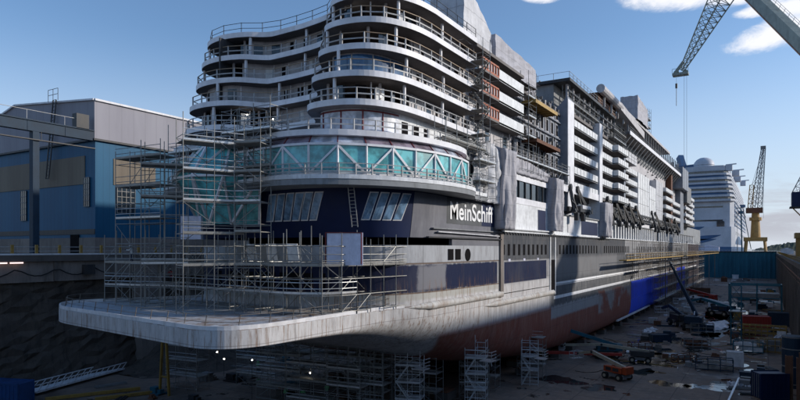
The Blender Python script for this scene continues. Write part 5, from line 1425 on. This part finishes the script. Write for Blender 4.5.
# ------------------------------------------------------------------ far ship
def farship():
    x1, y0 = -20.5, 500; W = 42; xc = x1-W/2; sc = 1.13
    r = empty('cruise_ship', (xc, y0, 10)); tag(r, 'distant finished cruise ship moored beyond the dock gate', 'cruise ship')
    H = lambda py: 16+(249-py)/600*438*sc
    def deckpoly(inset, yy, L=250):
        return [(x1-inset, yy+L), (x1-inset, yy+6), (x1-inset-2.5, yy+1.5), (x1-inset-8, yy), (x1-W+inset+8, yy), (x1-W+inset+2.5, yy+1.5), (x1-W+inset, yy+6), (x1-W+inset, yy+L)]
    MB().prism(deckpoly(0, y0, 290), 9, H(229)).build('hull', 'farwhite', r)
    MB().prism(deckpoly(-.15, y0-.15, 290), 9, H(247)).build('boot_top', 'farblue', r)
    for (za, zb, xa, xb) in ((240, 236.5, x1-34, x1-9), (243, 240, x1-40, x1-12), (232, 229, x1-38, x1-20)):
        m = MB(); rows = []
        for j in range(13): t = j/12; xx = lerp(xa, xb, t); w_ = math.sin(t*math.pi)*.9+.1; zc = lerp(H(za), H(zb), t*t); rows.append([(xx, y0-.12, zc-1.7*w_), (xx, y0-.12, zc+1.7*w_)])
        m.strip(rows); m.build('hull_wave_stripe', 'farblue', r)
    m = MB(); rows = []
    for j in range(13): t = j/12; yy = y0+8+t*120; rows.append([(x1+.1, yy, H(243)-1.5), (x1+.1, yy, H(243)+5*math.sin(t*math.pi)+.5)])
    m.strip(rows); m.build('hull_wave_stripe', 'farblue', r)
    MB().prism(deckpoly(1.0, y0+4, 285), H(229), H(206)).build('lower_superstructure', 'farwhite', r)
    MB().box(x1-12, y0+3.2, H(229), x1-7, y0+4.2, H(224)).build('stern_opening', 'glassdark', r)
    z = H(206); k = 0
    while z < H(181):
        MB().prism(deckpoly(.3+k*.55, y0+k*1.6, 280), z, z+1.5).build('deck', 'farwhite', r)
        MB().prism(deckpoly(2.2+k*.55, y0+3+k*1.6, 276), z+1.5, z+3.6).build('deck_recess', 'farblue' if k % 2 else 'glassdark', r)
        z += 3.4; k += 1
    MB().prism(deckpoly(5.5, y0+14, 255), z, H(172)).build('upper_superstructure', 'farwhite', r)
    for j in range(7):
        zz = H(229)+j*3.6
        if zz < H(206): MB().box(x1-1.02, y0+14, zz, x1-.7, y0+270, zz+1.2).build('side_balcony_row', 'farblue', r)
    for j in range(6):
        zz = H(229)+j*3.6; m = MB()
        for i in range(30): yy = y0+14+i*8; m.box(x1-.9, yy, zz+1.2, x1-.2, yy+6.5, zz+2.9)
        m.build('side_balcony_row', 'farwhite', r)
    for j in range(9):
        zz = H(228)+j*3.4
        m = MB()
        for i in range(11): xx = x1-9-i*2.4; m.box(xx-1.5, y0+3.85 if zz < H(206) else y0+5+(zz-H(206))*.3, zz, xx, y0+4.05, zz+1.6)
        if zz < H(207) and j % 3 == 1: MB().box(x1-34, y0+3.85, zz, x1-8, y0+4.08, zz+1.1).build('stern_window_row', 'glassdark', r)
    m = MB()
    for i in range(34): m.box(x1-.1, y0+12+i*8, H(236), x1+.06, y0+15+i*8, H(234)+.6)
    m.build('porthole_row', 'glassdark', r)
    zt = H(172)
    m = MB(); N2 = 12; rows = []
    for a in range(5):
        t = a/4*math.pi/2; rows.append([(x1-22+7.5*math.cos(t)*math.cos(2*math.pi*i/N2), y0+22+7.5*math.cos(t)*math.sin(2*math.pi*i/N2), zt+1.5+6.2*math.sin(t)) for i in range(N2)])
    m.strip(rows, closed=True); m.tube((x1-22, y0+22, zt-1), (x1-22, y0+22, zt+1.6), 7.2, 14); m.build('radar_dome', 'farwhite', r, smooth=True)
    m = MB(); m.bar((x1-38, y0+40, zt), (x1-42, y0+46, zt+13), 4, 5); m.bar((x1-42, y0+30, zt+2), (x1-22, y0+30, zt+3.5), 2, 2.0); m.build('funnel', 'farblue', r)
    for (xx, yy, s) in ((x1-4, y0+20, 3), (x1-1, y0+60, 3.5), (x1-2, y0+110, 4), (x1+1.2, y0+150, 3)):
        m = MB(); m.box(xx-s, yy-s, zt-4, xx+s*.5, yy+s, zt+s*.4-1); m.bar((xx-s, yy, zt+.6), (xx+s*1.4, yy, zt+1), 1., .8); m.build('deck_equipment', 'farwhite', r)
    for (yy, zz) in ((y0+60, H(214)), (y0+110, H(204))): MB().box(x1-1, yy, zz, x1+3.4, yy+9, zz+2).build('bridge_wing', 'farblue', r)
    m = MB()
    for i in range(10): m.tube((x1-3-i*3.6, y0+1.4, z), (x1-3-i*3.6, y0+1.4, z+1.4), .12, 4)
    m.tube((x1-3, y0+1.4, z+1.4), (x1-36, y0+1.4, z+1.4), .12, 4); m.build('rail', 'farwhite', r)
farship()

# ------------------------------------------------------------------ cranes
def PW(px, py, D): u = (px-400)/600; return Vector((D*(-SS+CC*u), D*(CC+SS*u), 16+(249-py)/600*D))
def lat(m, p, q, w0, w1, r=.12, n=None, up=Vector((0, 0, 1))):
    d = (q-p).normalized(); a = d.cross(up).normalized(); b = a.cross(d); L = (q-p).length; n = n or int(L/max(w0, w1)/1.1)
    C4 = [(-1, -1), (1, -1), (1, 1), (-1, 1)]
    def pt(c, t): w = lerp(w0, w1, t)/2; return p.lerp(q, t)+a*(c[0]*w)+b*(c[1]*w)
    for c in C4: m.tube(pt(c, 0), pt(c, 1), r)
    for i in range(n):
        for j in range(4):
            m.tube(pt(C4[j], i/n), pt(C4[(j+1) % 4], (i+1)/n), r*.55, 4); m.tube(pt(C4[j], (i+1)/n), pt(C4[(j+1) % 4], (i+1)/n), r*.5, 4)
def topcrane():
    r = empty('harbour_crane', (20, 141, 13.2)); tag(r, 'huge double jib crane whose lattice jib hangs over the ship top', 'crane')
    tip = PW(682, 70, 182); ap = PW(733, -24, 165); root = PW(892, 130, 112)
    m = MB(); lat(m, ap, tip, 5.4, 1.0, .19, 16)
    m.build('fly_jib', 'cranegreen', r)
    m = MB(); m.box(tip.x-2.6, tip.y-1.2, tip.z-1.6, tip.x+1.8, tip.y+1.4, tip.z-.9); m.tube(tip+Vector((-1.6, 0, -.6)), tip+Vector((-1.6, .8, -.6)), .8, 12); m.tube(tip+Vector((.9, 0, -.9)), tip+Vector((.9, .8, -.9)), .9, 12)
    for x in (-2.6, -1, .6, 1.8):
        m.tube((tip.x+x, tip.y-1.2, tip.z-.9), (tip.x+x, tip.y-1.2, tip.z+.3), .06)
    m.tube((tip.x-2.6, tip.y-1.2, tip.z+.3), (tip.x+1.8, tip.y-1.2, tip.z+.3), .06); m.bar(tip+Vector((-2.2, 0, -1)), tip+Vector((.4, 0, 2.4)), .7, .8)
    m.build('jib_head', 'cranegreen', r)
    d = (ap-root).normalized()
    b = MB().bar(root, ap-d*2+Vector((0, 0, 0)), 2.4, 2.7).build('main_boom', 'cranegreen', r)
    a = d.cross(Vector((0, 0, 1))).normalized(); up = a.cross(d)
    m = MB()
    for s in (-1, 1): m.bar(root+a*1.24*s-up*1.4, ap+a*1.24*s-up*1.4, .16, .25)
    m.build('boom_edge', 'craneedge', b)
    m = MB(); L = (ap-root).length
    for i in range(int(L/2.4)):
        p = root+d*(i*2.4)+up*1.35+a*1.0; m.tube(p, p+up*1.1, .05)
    for h in (.6, 1.1): m.tube(root+up*(1.35+h)+a*1.0, ap+up*(1.35+h)+a*1.0, .045)
    m.build('boom_handrail', 'rail', b)
    m = MB(); lat(m, ap, ap+Vector((8, -6, 5)), 3, 1.5, .15, 4); m.build('back_jib', 'cranegreen', r)
    # tower, house and portal, outside the picture to the right
    m = MB(); m.tube((root.x+2, root.y, 20), (root.x+2, root.y, root.z), 2.6, 16, 2.0); m.build('tower', 'cranegreen', r)
    MB().box(root.x-2, root.y-4, root.z-6, root.x+9, root.y+4, root.z).build('machine_house', 'cranegreen', r)
    m = MB()
    for x in (8, 26):
        for y in (root.y-6, root.y+6): m.bar((x, y, 13.2), (lerp(x, root.x+2, .4), y, 20.5), 1.2, 1.2)
    m.box(8, root.y-7, 20, 28, root.y+7, 21.5); m.build('portal', 'cranegreen', r)
    m = MB(); h = Vector((tip.x+.9, tip.y+.4, tip.z-1.6)); 
    for dx in (-.35, .35): m.tube((h.x+dx, h.y, h.z), (h.x+dx, h.y, 33), .045, 4)
    m.build('hoist_rope', 'grey', r)
    m = MB(); h = Vector((tip.x-1.6, tip.y+.4, tip.z-2)); m.tube(h, h-Vector((0, 0, 8)), .04, 4); m.tube(h-Vector((0, 0, 1.8)), h-Vector((0, 0, 3.2)), .32, 8); m.tube(h-Vector((0, 0, 3.2)), h-Vector((0, 0, 8.6)), .09, 5); m.build('auxiliary_hook', 'dark', r)
topcrane()
def yellowcrane():
    D = 470; P_ = lambda px, py, dd=0: PW(px, py, D+dd); b = P_(755.5, 251)
    r = empty('harbour_crane', (b.x, b.y, 13.1)); tag(r, 'ochre level luffing crane standing on its portal beyond the gate', 'crane')
    zb = 13.1; c = b; s = D/600
    m = MB()
    for sx in (-1, 1):
        for sy in (-1, 1): m.bar((c.x+sx*7, c.y+sy*5, zb), (c.x+sx*6.2, c.y+sy*4.4, zb+9.5), 1.6, 1.6)
    m.box(c.x-8, c.y-5.5, zb+9, c.x+8, c.y+5.5, zb+12); m.build('portal', 'craneyellow', r)
    z1 = 16+(249-213)*s; z2 = 16+(249-198)*s
    MB().tube((c.x, c.y, zb+12), (c.x, c.y, z1), 3.6, 14, 2.6).build('tower', 'craneyellow', r)
    MB().tube((c.x, c.y, z1-6), (c.x, c.y, z1-3.5), 4.3, 14).build('ring_platform', 'craneyellow', r)
    m = MB(); m.box(c.x-6.5, c.y-4, z1, c.x+5, c.y+4, z1+4.0); m.build('machine_house', 'rust', r)
    m = MB(); lat(m, Vector((c.x-3.5, c.y, z1+4)), Vector((c.x-2.5, c.y, z1+22)), 3.4, 2.6, .28, 5); m.build('a_frame', 'craneyellow', r)
    m = MB(); tip = P_(763.5, 148); lat(m, Vector((c.x+.5, c.y, z1+4)), tip, 5.5, 2.0, .32, 12); m.build('jib', 'primer', r)
    m = MB(); m.box(tip.x-2, tip.y-1, tip.z-1, tip.x+1.6, tip.y+1, tip.z+1.6); m.tube(Vector((c.x-2.5, c.y, z1+22)), tip, .13); m.tube(Vector((c.x-2.5, c.y, z1+22)), tip.lerp(Vector((c.x, c.y, z1+4)), .4), .13); m.build('jib_head', 'grey', r)
    m = MB(); m.tube(tip, (tip.x, tip.y, 40), .1, 4); m.build('hoist_rope', 'grey', r)
    r2 = empty('derrick', (c.x-10, c.y+5, 13.1)); tag(r2, 'thin green derrick pole between the far ship and the ochre crane', 'derrick')
    p = P_(742, 253); q = P_(741, 209); q2 = P_(735, 208)
    MB().tube((p.x, p.y, 13.1), q, .5, 6).build('mast', 'teal', r2); MB().tube(q2, P_(743.5, 208), .35, 5).build('arm', 'teal', r2); MB().tube(P_(743, 209), (c.x-3, c.y, 16), .3, 5).build('stay', 'teal', r2)
yellowcrane()
def rightcrane():
    r = empty('harbour_crane', (12, 262, 13.2)); tag(r, 'navy crane house on a yellow portal at the right edge', 'crane')
    a = PW(791.5, 207, 226); y = a.y
    MB().box(a.x, y-3, a.z, a.x+9, y+5, a.z+5.4).build('machine_house', 'navy', r)
    MB().box(a.x-.6, y-3.6, a.z-.4, a.x+10, y+5.5, a.z).build('platform', 'dark', r)
    m = MB(); m.bar((a.x+4, y+1, a.z), (a.x-.5+4.5, y+1, 22), .8, .8); m.bar((a.x+.3, y, a.z-.3), (a.x+5, y, a.z-6), .4, .4); m.tube((a.x+5, y, 22), (a.x+5, y, a.z), 2.2, 12); m.build('tower', 'craneyellow', r)
    m = MB(); lat(m, Vector((a.x+1.2, y, a.z+5.2)), Vector((a.x+6.5, y, a.z+18)), 2.0, 1.2, .16, 6); m.build('a_frame', 'grey', r)
    m = MB()
    for xx in (a.x+1.5, a.x+10):
        for yy in (y-4, y+5): m.box(xx, yy, 13.2, xx+1.3, yy+1.3, 20.5)
    m.box(a.x+1, y-5, 20, a.x+12, y+7, 22); m.build('portal', 'craneyellow', r)
rightcrane()

def shading():  # unseen hall added to throw shade on the lower hull and dock
    r = empty('shading_hall', (32, 40, 13.2)); tag(r, 'added unseen workshop hall on the quay to the right of the dock', 'industrial hall')
    MB().box(32, 20, 13.2, 75, 345, 34.5).build('wall', 'hallblue', r)
    m = MB(); m.v = [(31.5, 19.5, 34.5), (75.5, 19.5, 34.5), (75.5, 345.5, 34.5), (31.5, 345.5, 34.5), (53, 19.5, 38), (53, 345.5, 38)]; m.f = [(0, 1, 4), (1, 2, 5, 4), (2, 3, 5), (3, 0, 4, 5), (3, 2, 1, 0)]; m.build('roof', 'halltop', r)
    for i in range(8): MB().box(31.9, 40+i*38, 13.3, 32, 50+i*38, 25).build('door', 'dark', r)
    for i in range(20):
        w = MB().box(31.88, 26+i*16, 30, 32, 34+i*16, 34).build('window', 'glassdark', r)
shading()
def sheeting(px, py, rx, ry, seed, lab):
    random.seed(seed); c = FP(px, py); m = MB(); rows = []
    for j in range(15):
        r = []
        for i in range(15):
            u, v = i/7-1, j/7-1; k = 1+.3*math.sin(3*u+seed)+.2*math.cos(4*v+seed)
            r.append((c.x+rx*u*k+random.uniform(-.1, .1), c.y+ry*v*k+random.uniform(-.3, .3), FLOOR+.06+random.random()**3*.5))
        rows.append(r)
    m.strip(rows); tag(m.build('plastic_sheeting', 'tarpw'), lab, 'plastic sheet', 'plastic sheets on the dock floor')
sheeting(716, 326, 3.2, 9, 1, 'largest crumpled white plastic sheet on the wet floor left of the stair mast')
sheeting(650, 331, 1.6, 4, 2, 'crumpled white plastic sheet by the foot of the hull scaffold')
sheeting(741, 386, 1.6, 1.6, 3, 'small white plastic sheet beside the slanting plank')
sheeting(782, 337, 1.2, 3, 4, 'white plastic sheet heaped near the right wall tank')
def hoses():
    random.seed(5)
    for i in range(26):
        x, y = random.uniform(-24, 2), random.uniform(98, 190); a = random.uniform(0, 6.3); m = MB(); p = Vector((x, y, FLOOR+.06)); 
        for k in range(22):
            a += random.uniform(-.6, .6); q = p+Vector((math.cos(a)*.9, math.sin(a)*1.3, 0)); q.x = min(3.8, q.x); m.tube(p, q, .05, 4); p = q
        mt = random.choice(('rubber', 'rubber', 'red', 'yellow', 'alu', 'teal')); tag(m.build('hose', mt), 'loose ' + ADJ[mt] + ' hose winding over the dock floor among the machines', 'hose', ADJ[mt] + ' hoses on the dock floor')
    for i in range(60):
        x, y = random.uniform(-26, 3), random.uniform(96, 300); s_ = random.uniform(.2, .7); m = MB(); rz = random.uniform(0, 3)
        d = Vector((math.cos(rz), math.sin(rz), 0)); p = Vector((x, y, FLOOR+.05))
        for k in range(3): m.bar(p+Vector((0, 0, .07*k)), p+d*s_*random.uniform(2, 5)+Vector((0, 0, .07*k+.03*k)), s_*random.uniform(.2, .9), .06)
        mt = random.choice(('rust', 'grey', 'alu', 'board', 'white2', 'beamblue')); tag(m.build('sheet_offcut', mt), 'flat ' + ADJ[mt] + ' sheets and planks lying on the dock floor', 'sheets', ADJ[mt] + ' sheet offcuts on the dock floor')
hoses()

# ------------------------------------------------------------------ people
def person(loc, rz, label, jacket, pose='stand', legs='navycloth'):
    r = empty('person'); tag(r, label, 'person', None)
    lean = {'stand': 0., 'lean': .35, 'reach': .15}[pose]
    def L(x, y, z): return (x, y+lean*max(0, z-.95), z)
    J = {'pelvis': L(0, 0, .95), 'chest': L(0, 0, 1.32), 'neck': L(0, 0.01, 1.52), 'head': L(0, .03, 1.68), 'crown': L(0, .02, 1.76)}
    V = [J['pelvis'], J['chest'], J['neck'], J['head'], J['crown']]; Rr = [.15, .17, .065, .095, .07]; E_ = [(0, 1), (1, 2), (2, 3), (3, 4)]
    for s in (-1, 1):
        k = len(V); V += [(s*.10, 0, .88), (s*.12, .05, .5), (s*.13, -.02+.1*s, .09), (s*.14, .14+.1*s, .05)]; Rr += [.10, .068, .05, .04]; E_ += [(0, k), (k, k+1), (k+1, k+2), (k+2, k+3)]
        up = pose == 'reach' or (pose == 'lean')
        k = len(V)
        if up: arm = [L(s*.21, 0, 1.43), (s*.27, .22+lean*.4, 1.25), (s*.2, .48+lean*.4, 1.3), (s*.18, .56+lean*.4, 1.32)]
        else: arm = [L(s*.21, 0, 1.43), (s*.28, -.02, 1.15), (s*.27, .12, .92), (s*.26, .16, .83)]
        V += arm; Rr += [.065, .05, .038, .03]; E_ += [(1, k), (k, k+1), (k+1, k+2), (k+2, k+3)]
        base = Vector(arm[3]); d = (base-Vector(arm[2])).normalized(); sd = Vector((1, 0, 0))
        for fi, (o, ln) in enumerate(((-.03, .075), (-.01, .085), (.01, .08), (.03, .065))):
            k2 = len(V); a = base+sd*o+d*.03; V += [tuple(a), tuple(a+d*ln+Vector((0, 0, -.015)))]; Rr += [.011, .008]; E_ += [(k+3, k2), (k2, k2+1)]
        k2 = len(V); a = base-sd*s*.03; V += [tuple(a-sd*s*.02), tuple(a-sd*s*.04+d*.05)]; Rr += [.012, .009]; E_ += [(k+3, k2), (k2, k2+1)]
    me = bpy.data.meshes.new('body'); me.from_pydata(V, E_, []); me.update(); me.materials.append(M[legs])
    me.materials.append(M['skin'])
    o = bpy.data.objects.new('body', me); COL.objects.link(o); o.parent = r
    sk = o.modifiers.new('skin', 'SKIN'); 
    if not me.skin_vertices: me.attributes.new('skin', 'FLOAT', 'POINT')
    for i, v in enumerate(me.skin_vertices[0].data): v.radius = (Rr[i], Rr[i]); v.use_root = (i == 0)
    o.modifiers.new('sub', 'SUBSURF').levels = 1
    m = MB(); rows = []
    for z, a, b in ((.86, .19, .14), (1.0, .19, .145), (1.2, .205, .15), (1.38, .225, .15), (1.47, .17, .12), (1.53, .08, .08)):
        rows.append([(a*math.cos(t*math.pi/7), b*math.sin(t*math.pi/7)+lean*max(0, z-.95), z) for t in range(14)])
    m.strip(rows, closed=True)
    for s in (-1, 1):
        V0 = V[9 if s == -1 else 9]
    arms = [i for i, v in enumerate(V)]
    for s in (-1, 1):
        if pose == 'stand': A = [(s*.2, 0, 1.44), (s*.28, -.02, 1.15), (s*.27, .12, .92)]
        else: A = [L(s*.2, 0, 1.44), (s*.27, .22+lean*.4, 1.25), (s*.2, .48+lean*.4, 1.3)]
        m.tube(A[0], A[1], .082, 8, .066); m.tube(A[1], A[2], .066, 8, .052)
    m.build('jacket', jacket, r, smooth=True)
    m = MB(); hx = J['head']
    m.strip([[(hx[0]+a*math.cos(t*math.pi/5), hx[1]+a*1.15*math.sin(t*math.pi/5), hx[2]+z) for t in range(10)] for z, a in ((.03, .135), (.045, .125), (.10, .115), (.15, .07), (.165, .01))], closed=True)
    m.build('helmet', 'helmet', r, smooth=True)
    m = MB(); m.tube((hx[0], hx[1]+.085, hx[2]-.02), (hx[0], hx[1]+.125, hx[2]-.035), .018, 6)
    for s in (-1, 1): m.tube((s*.035, hx[1]+.085, hx[2]+.005), (s*.035, hx[1]+.1, hx[2]+.005), .012, 6)
    m.build('face', 'skin', r)
    r.location = loc; r.rotation_euler = (0, 0, rz); return r
PP = [(258, 371, 'stand', 'leftmost worker in green high visibility jacket under the stern, standing'), (286, 400, 'stand', 'worker in green jacket standing left of the bending worker'), (305, 402, 'lean', 'worker in bright green jacket bending forward under the stern'), (327, 397, 'reach', 'worker in green jacket reaching forward with both arms'), (338, 391, 'stand', 'rightmost worker in green jacket under the stern, facing away')]
for i, (px, py, ps, lab) in enumerate(PP):
    o = person(FP(px, py), R(30+60*i), lab, 'hivis', ps); o['group'] = 'workers in green jackets under the stern'; o.scale = (1.05,)*3
o = person((-57.8, 44.6, 11.97), R(200), 'worker in red jacket leaning on the scaffold at the left end of the ducktail', 'redcloth', 'lean')
o = person((-59.2, 40.5, 14.6), R(150), 'worker in pale jacket on the upper scaffold platform at far left', 'white2', 'reach')
# lamps under the stern
for i, (px, py, D) in enumerate(((224, 359, 72), (252, 360, 80), (310, 373, 74), (217, 352, 70))):
    p = PW(px, py, D); l = empty('floor_lamp', p); tag(l, ['small lamp glowing in the dark below the ducktail, second from left', 'small lamp glowing beside the leftmost worker', 'bright lamp right of the bending worker under the stern', 'small lamp just under the ducktail edge, leftmost'][i], 'lamp', 'lamps glowing under the stern')
    MB().tube(p-Vector((0, 0, .06)), p+Vector((0, 0, .06)), .05, 8).build('bulb', 'lamp', l); MB().box(p.x-.14, p.y+.08, p.z-.14, p.x+.14, p.y+.2, p.z+.14).build('housing', 'dark', l); MB().tube(p+Vector((0, 0, -.1)), (p.x, p.y, -4 if p.z < 2 else p.z-2), .03).build('stand', 'dark', l)

# ------------------------------------------------------------------ world, sun, camera
SUN_EL, SUN_AZ = 20, 57        # azimuth measured from +Y towards +X
def world():
    w = bpy.data.worlds.new('World'); scene.world = w; w.use_nodes = True; nt = w.node_tree; nt.nodes.clear()
    o = nt.nodes.new('ShaderNodeOutputWorld'); bg = nt.nodes.new('ShaderNodeBackground'); nt.links.new(bg.outputs[0], o.inputs[0])
    sky = nt.nodes.new('ShaderNodeTexSky'); sky.sky_type = 'NISHITA'; sky.sun_disc = False
    sky.sun_elevation = R(SUN_EL); sky.sun_rotation = R(SUN_AZ); sky.air_density = 1.0; sky.dust_density = .6; sky.ozone_density = 4.0
    tc = nt.nodes.new('ShaderNodeTexCoord'); V = tc.outputs['Generated']
    def spot(px, py, r0, r1):
        d = PW(px, py, 1.)-Vector((0, 0, 16)); d.normalize()
        n = nt.nodes.new('ShaderNodeVectorMath'); n.operation = 'DOT_PRODUCT'; nt.links.new(V, n.inputs[0]); n.inputs[1].default_value = d
        return mrange(nt, n.outputs['Value'], math.cos(r1), math.cos(r0))
    def nz(scale, ms, det=8, rough=.62, rot=0):
        mp = nt.nodes.new('ShaderNodeMapping'); mp.inputs['Scale'].default_value = ms; mp.inputs['Rotation'].default_value = (0, 0, rot)
        nt.links.new(V, mp.inputs[0]); n = nt.nodes.new('ShaderNodeTexNoise'); n.inputs['Scale'].default_value = scale; n.inputs['Detail'].default_value = det; n.inputs['Roughness'].default_value = rough
        n.inputs['Distortion'].default_value = .6
        nt.links.new(mp.outputs[0], n.inputs[0]); return n.outputs[0]
    def ell(px, py, wx, wy, tilt=0.):
        K = PW(px, py, 1.)-Vector((0, 0, 16)); d = K.normalized()
        e1 = Vector((CC, SS, 0)); e1 = (e1-d*e1.dot(d)).normalized(); e2 = e1.cross(d)
        if e2.z < 0: e2 = -e2
        a1 = e1*math.cos(tilt)+e2*math.sin(tilt); a2 = -e1*math.sin(tilt)+e2*math.cos(tilt)
        def dt(v, r):
            n = nt.nodes.new('ShaderNodeVectorMath'); n.operation = 'DOT_PRODUCT'; nt.links.new(V, n.inputs[0]); n.inputs[1].default_value = v/r
            return math_(nt, 'POWER', math_(nt, 'ABSOLUTE', n.outputs['Value']), 2)
        q = math_(nt, 'ADD', dt(a1, wx/600/1.2), dt(a2, wy/600/1.2))
        nn = nt.nodes.new('ShaderNodeVectorMath'); nn.operation = 'DOT_PRODUCT'; nt.links.new(V, nn.inputs[0]); nn.inputs[1].default_value = d
        return math_(nt, 'MULTIPLY', mrange(nt, q, 0, 1, 1, 0, False), math_(nt, 'GREATER_THAN', nn.outputs['Value'], 0))
    n1 = nz(9, (1, 1, 2.4), 10, .68); n1b = nz(26, (1, 1, 2.2), 8, .7); n2 = nz(5, (1, 1, 4.5), 9, .62)
    reg = ell(690, -3, 75, 17, .06)
    for a in ((728, -2, 26, 12, .1), (540, -3, 26, 8, 0), (778, 34, 56, 17, .30), (800, 26, 40, 20, .2), (752, 12, 22, 7, .25), (785, 6, 40, 10, .1), (840, 10, 60, 40, 0)): reg = math_(nt, 'MAXIMUM', reg, ell(*a))
    mixn = math_(nt, 'ADD', math_(nt, 'MULTIPLY', n1, .7), math_(nt, 'MULTIPLY', n1b, .3))
    up = mrange(nt, math_(nt, 'ADD', math_(nt, 'MULTIPLY', reg, 1.0), math_(nt, 'MULTIPLY', math_(nt, 'SUBTRACT', mixn, .5), 3.2)), .12, 1.05)
    up = math_(nt, 'MULTIPLY', up, mrange(nt, reg, 0, .35))
    sep = nt.nodes.new('ShaderNodeSeparateXYZ'); nt.links.new(V, sep.inputs[0])
    veil = mrange(nt, sep.outputs[2], .0, .34, .80, 0., True)
    low = math_(nt, 'MULTIPLY', mrange(nt, sep.outputs[2], .0, .03), mrange(nt, sep.outputs[2], .05, .125, 1, 0))
    low = math_(nt, 'MULTIPLY', low, mrange(nt, n2, .44, .60, 0, .8))
    c = mixc(nt, veil, sky.outputs[0], (3.9, 4.35, 5.2))
    c = mixc(nt, low, c, (2.9, 2.95, 3.35))
    c = mixc(nt, math_(nt, 'MULTIPLY', up, .92), c, (6.2, 6.2, 6.4))
    nt.links.new(c, bg.inputs[0]); bg.inputs[1].default_value = .145
world()
sd = bpy.data.lights.new('sun', 'SUN'); sd.energy = 3.0; sd.angle = R(1.5); sd.color = (1, .93, .84)
so = bpy.data.objects.new('sun', sd); COL.objects.link(so)
dv_ = Vector((math.sin(R(SUN_AZ))*math.cos(R(SUN_EL)), math.cos(R(SUN_AZ))*math.cos(R(SUN_EL)), math.sin(R(SUN_EL))))
so.rotation_euler = dv_.to_track_quat('Z', 'Y').to_euler()
cd = bpy.data.cameras.new('camera'); cam = bpy.data.objects.new('camera', cd); COL.objects.link(cam)
cd.sensor_width = 36; cd.lens = 27; cd.shift_y = 49/800; cd.clip_end = 12000; cd.clip_start = .1
cam.location = (0, 0, 16); cam.rotation_euler = (R(90), 0, th_); scene.camera = cam
scene.render.engine = 'CYCLES'
vs = scene.view_settings; vs.view_transform = 'Standard'; vs.look = 'None'; vs.exposure = .22; vs.gamma = 1; vs.use_curve_mapping = False
scene.render.resolution_x = 1024; scene.render.resolution_y = 512
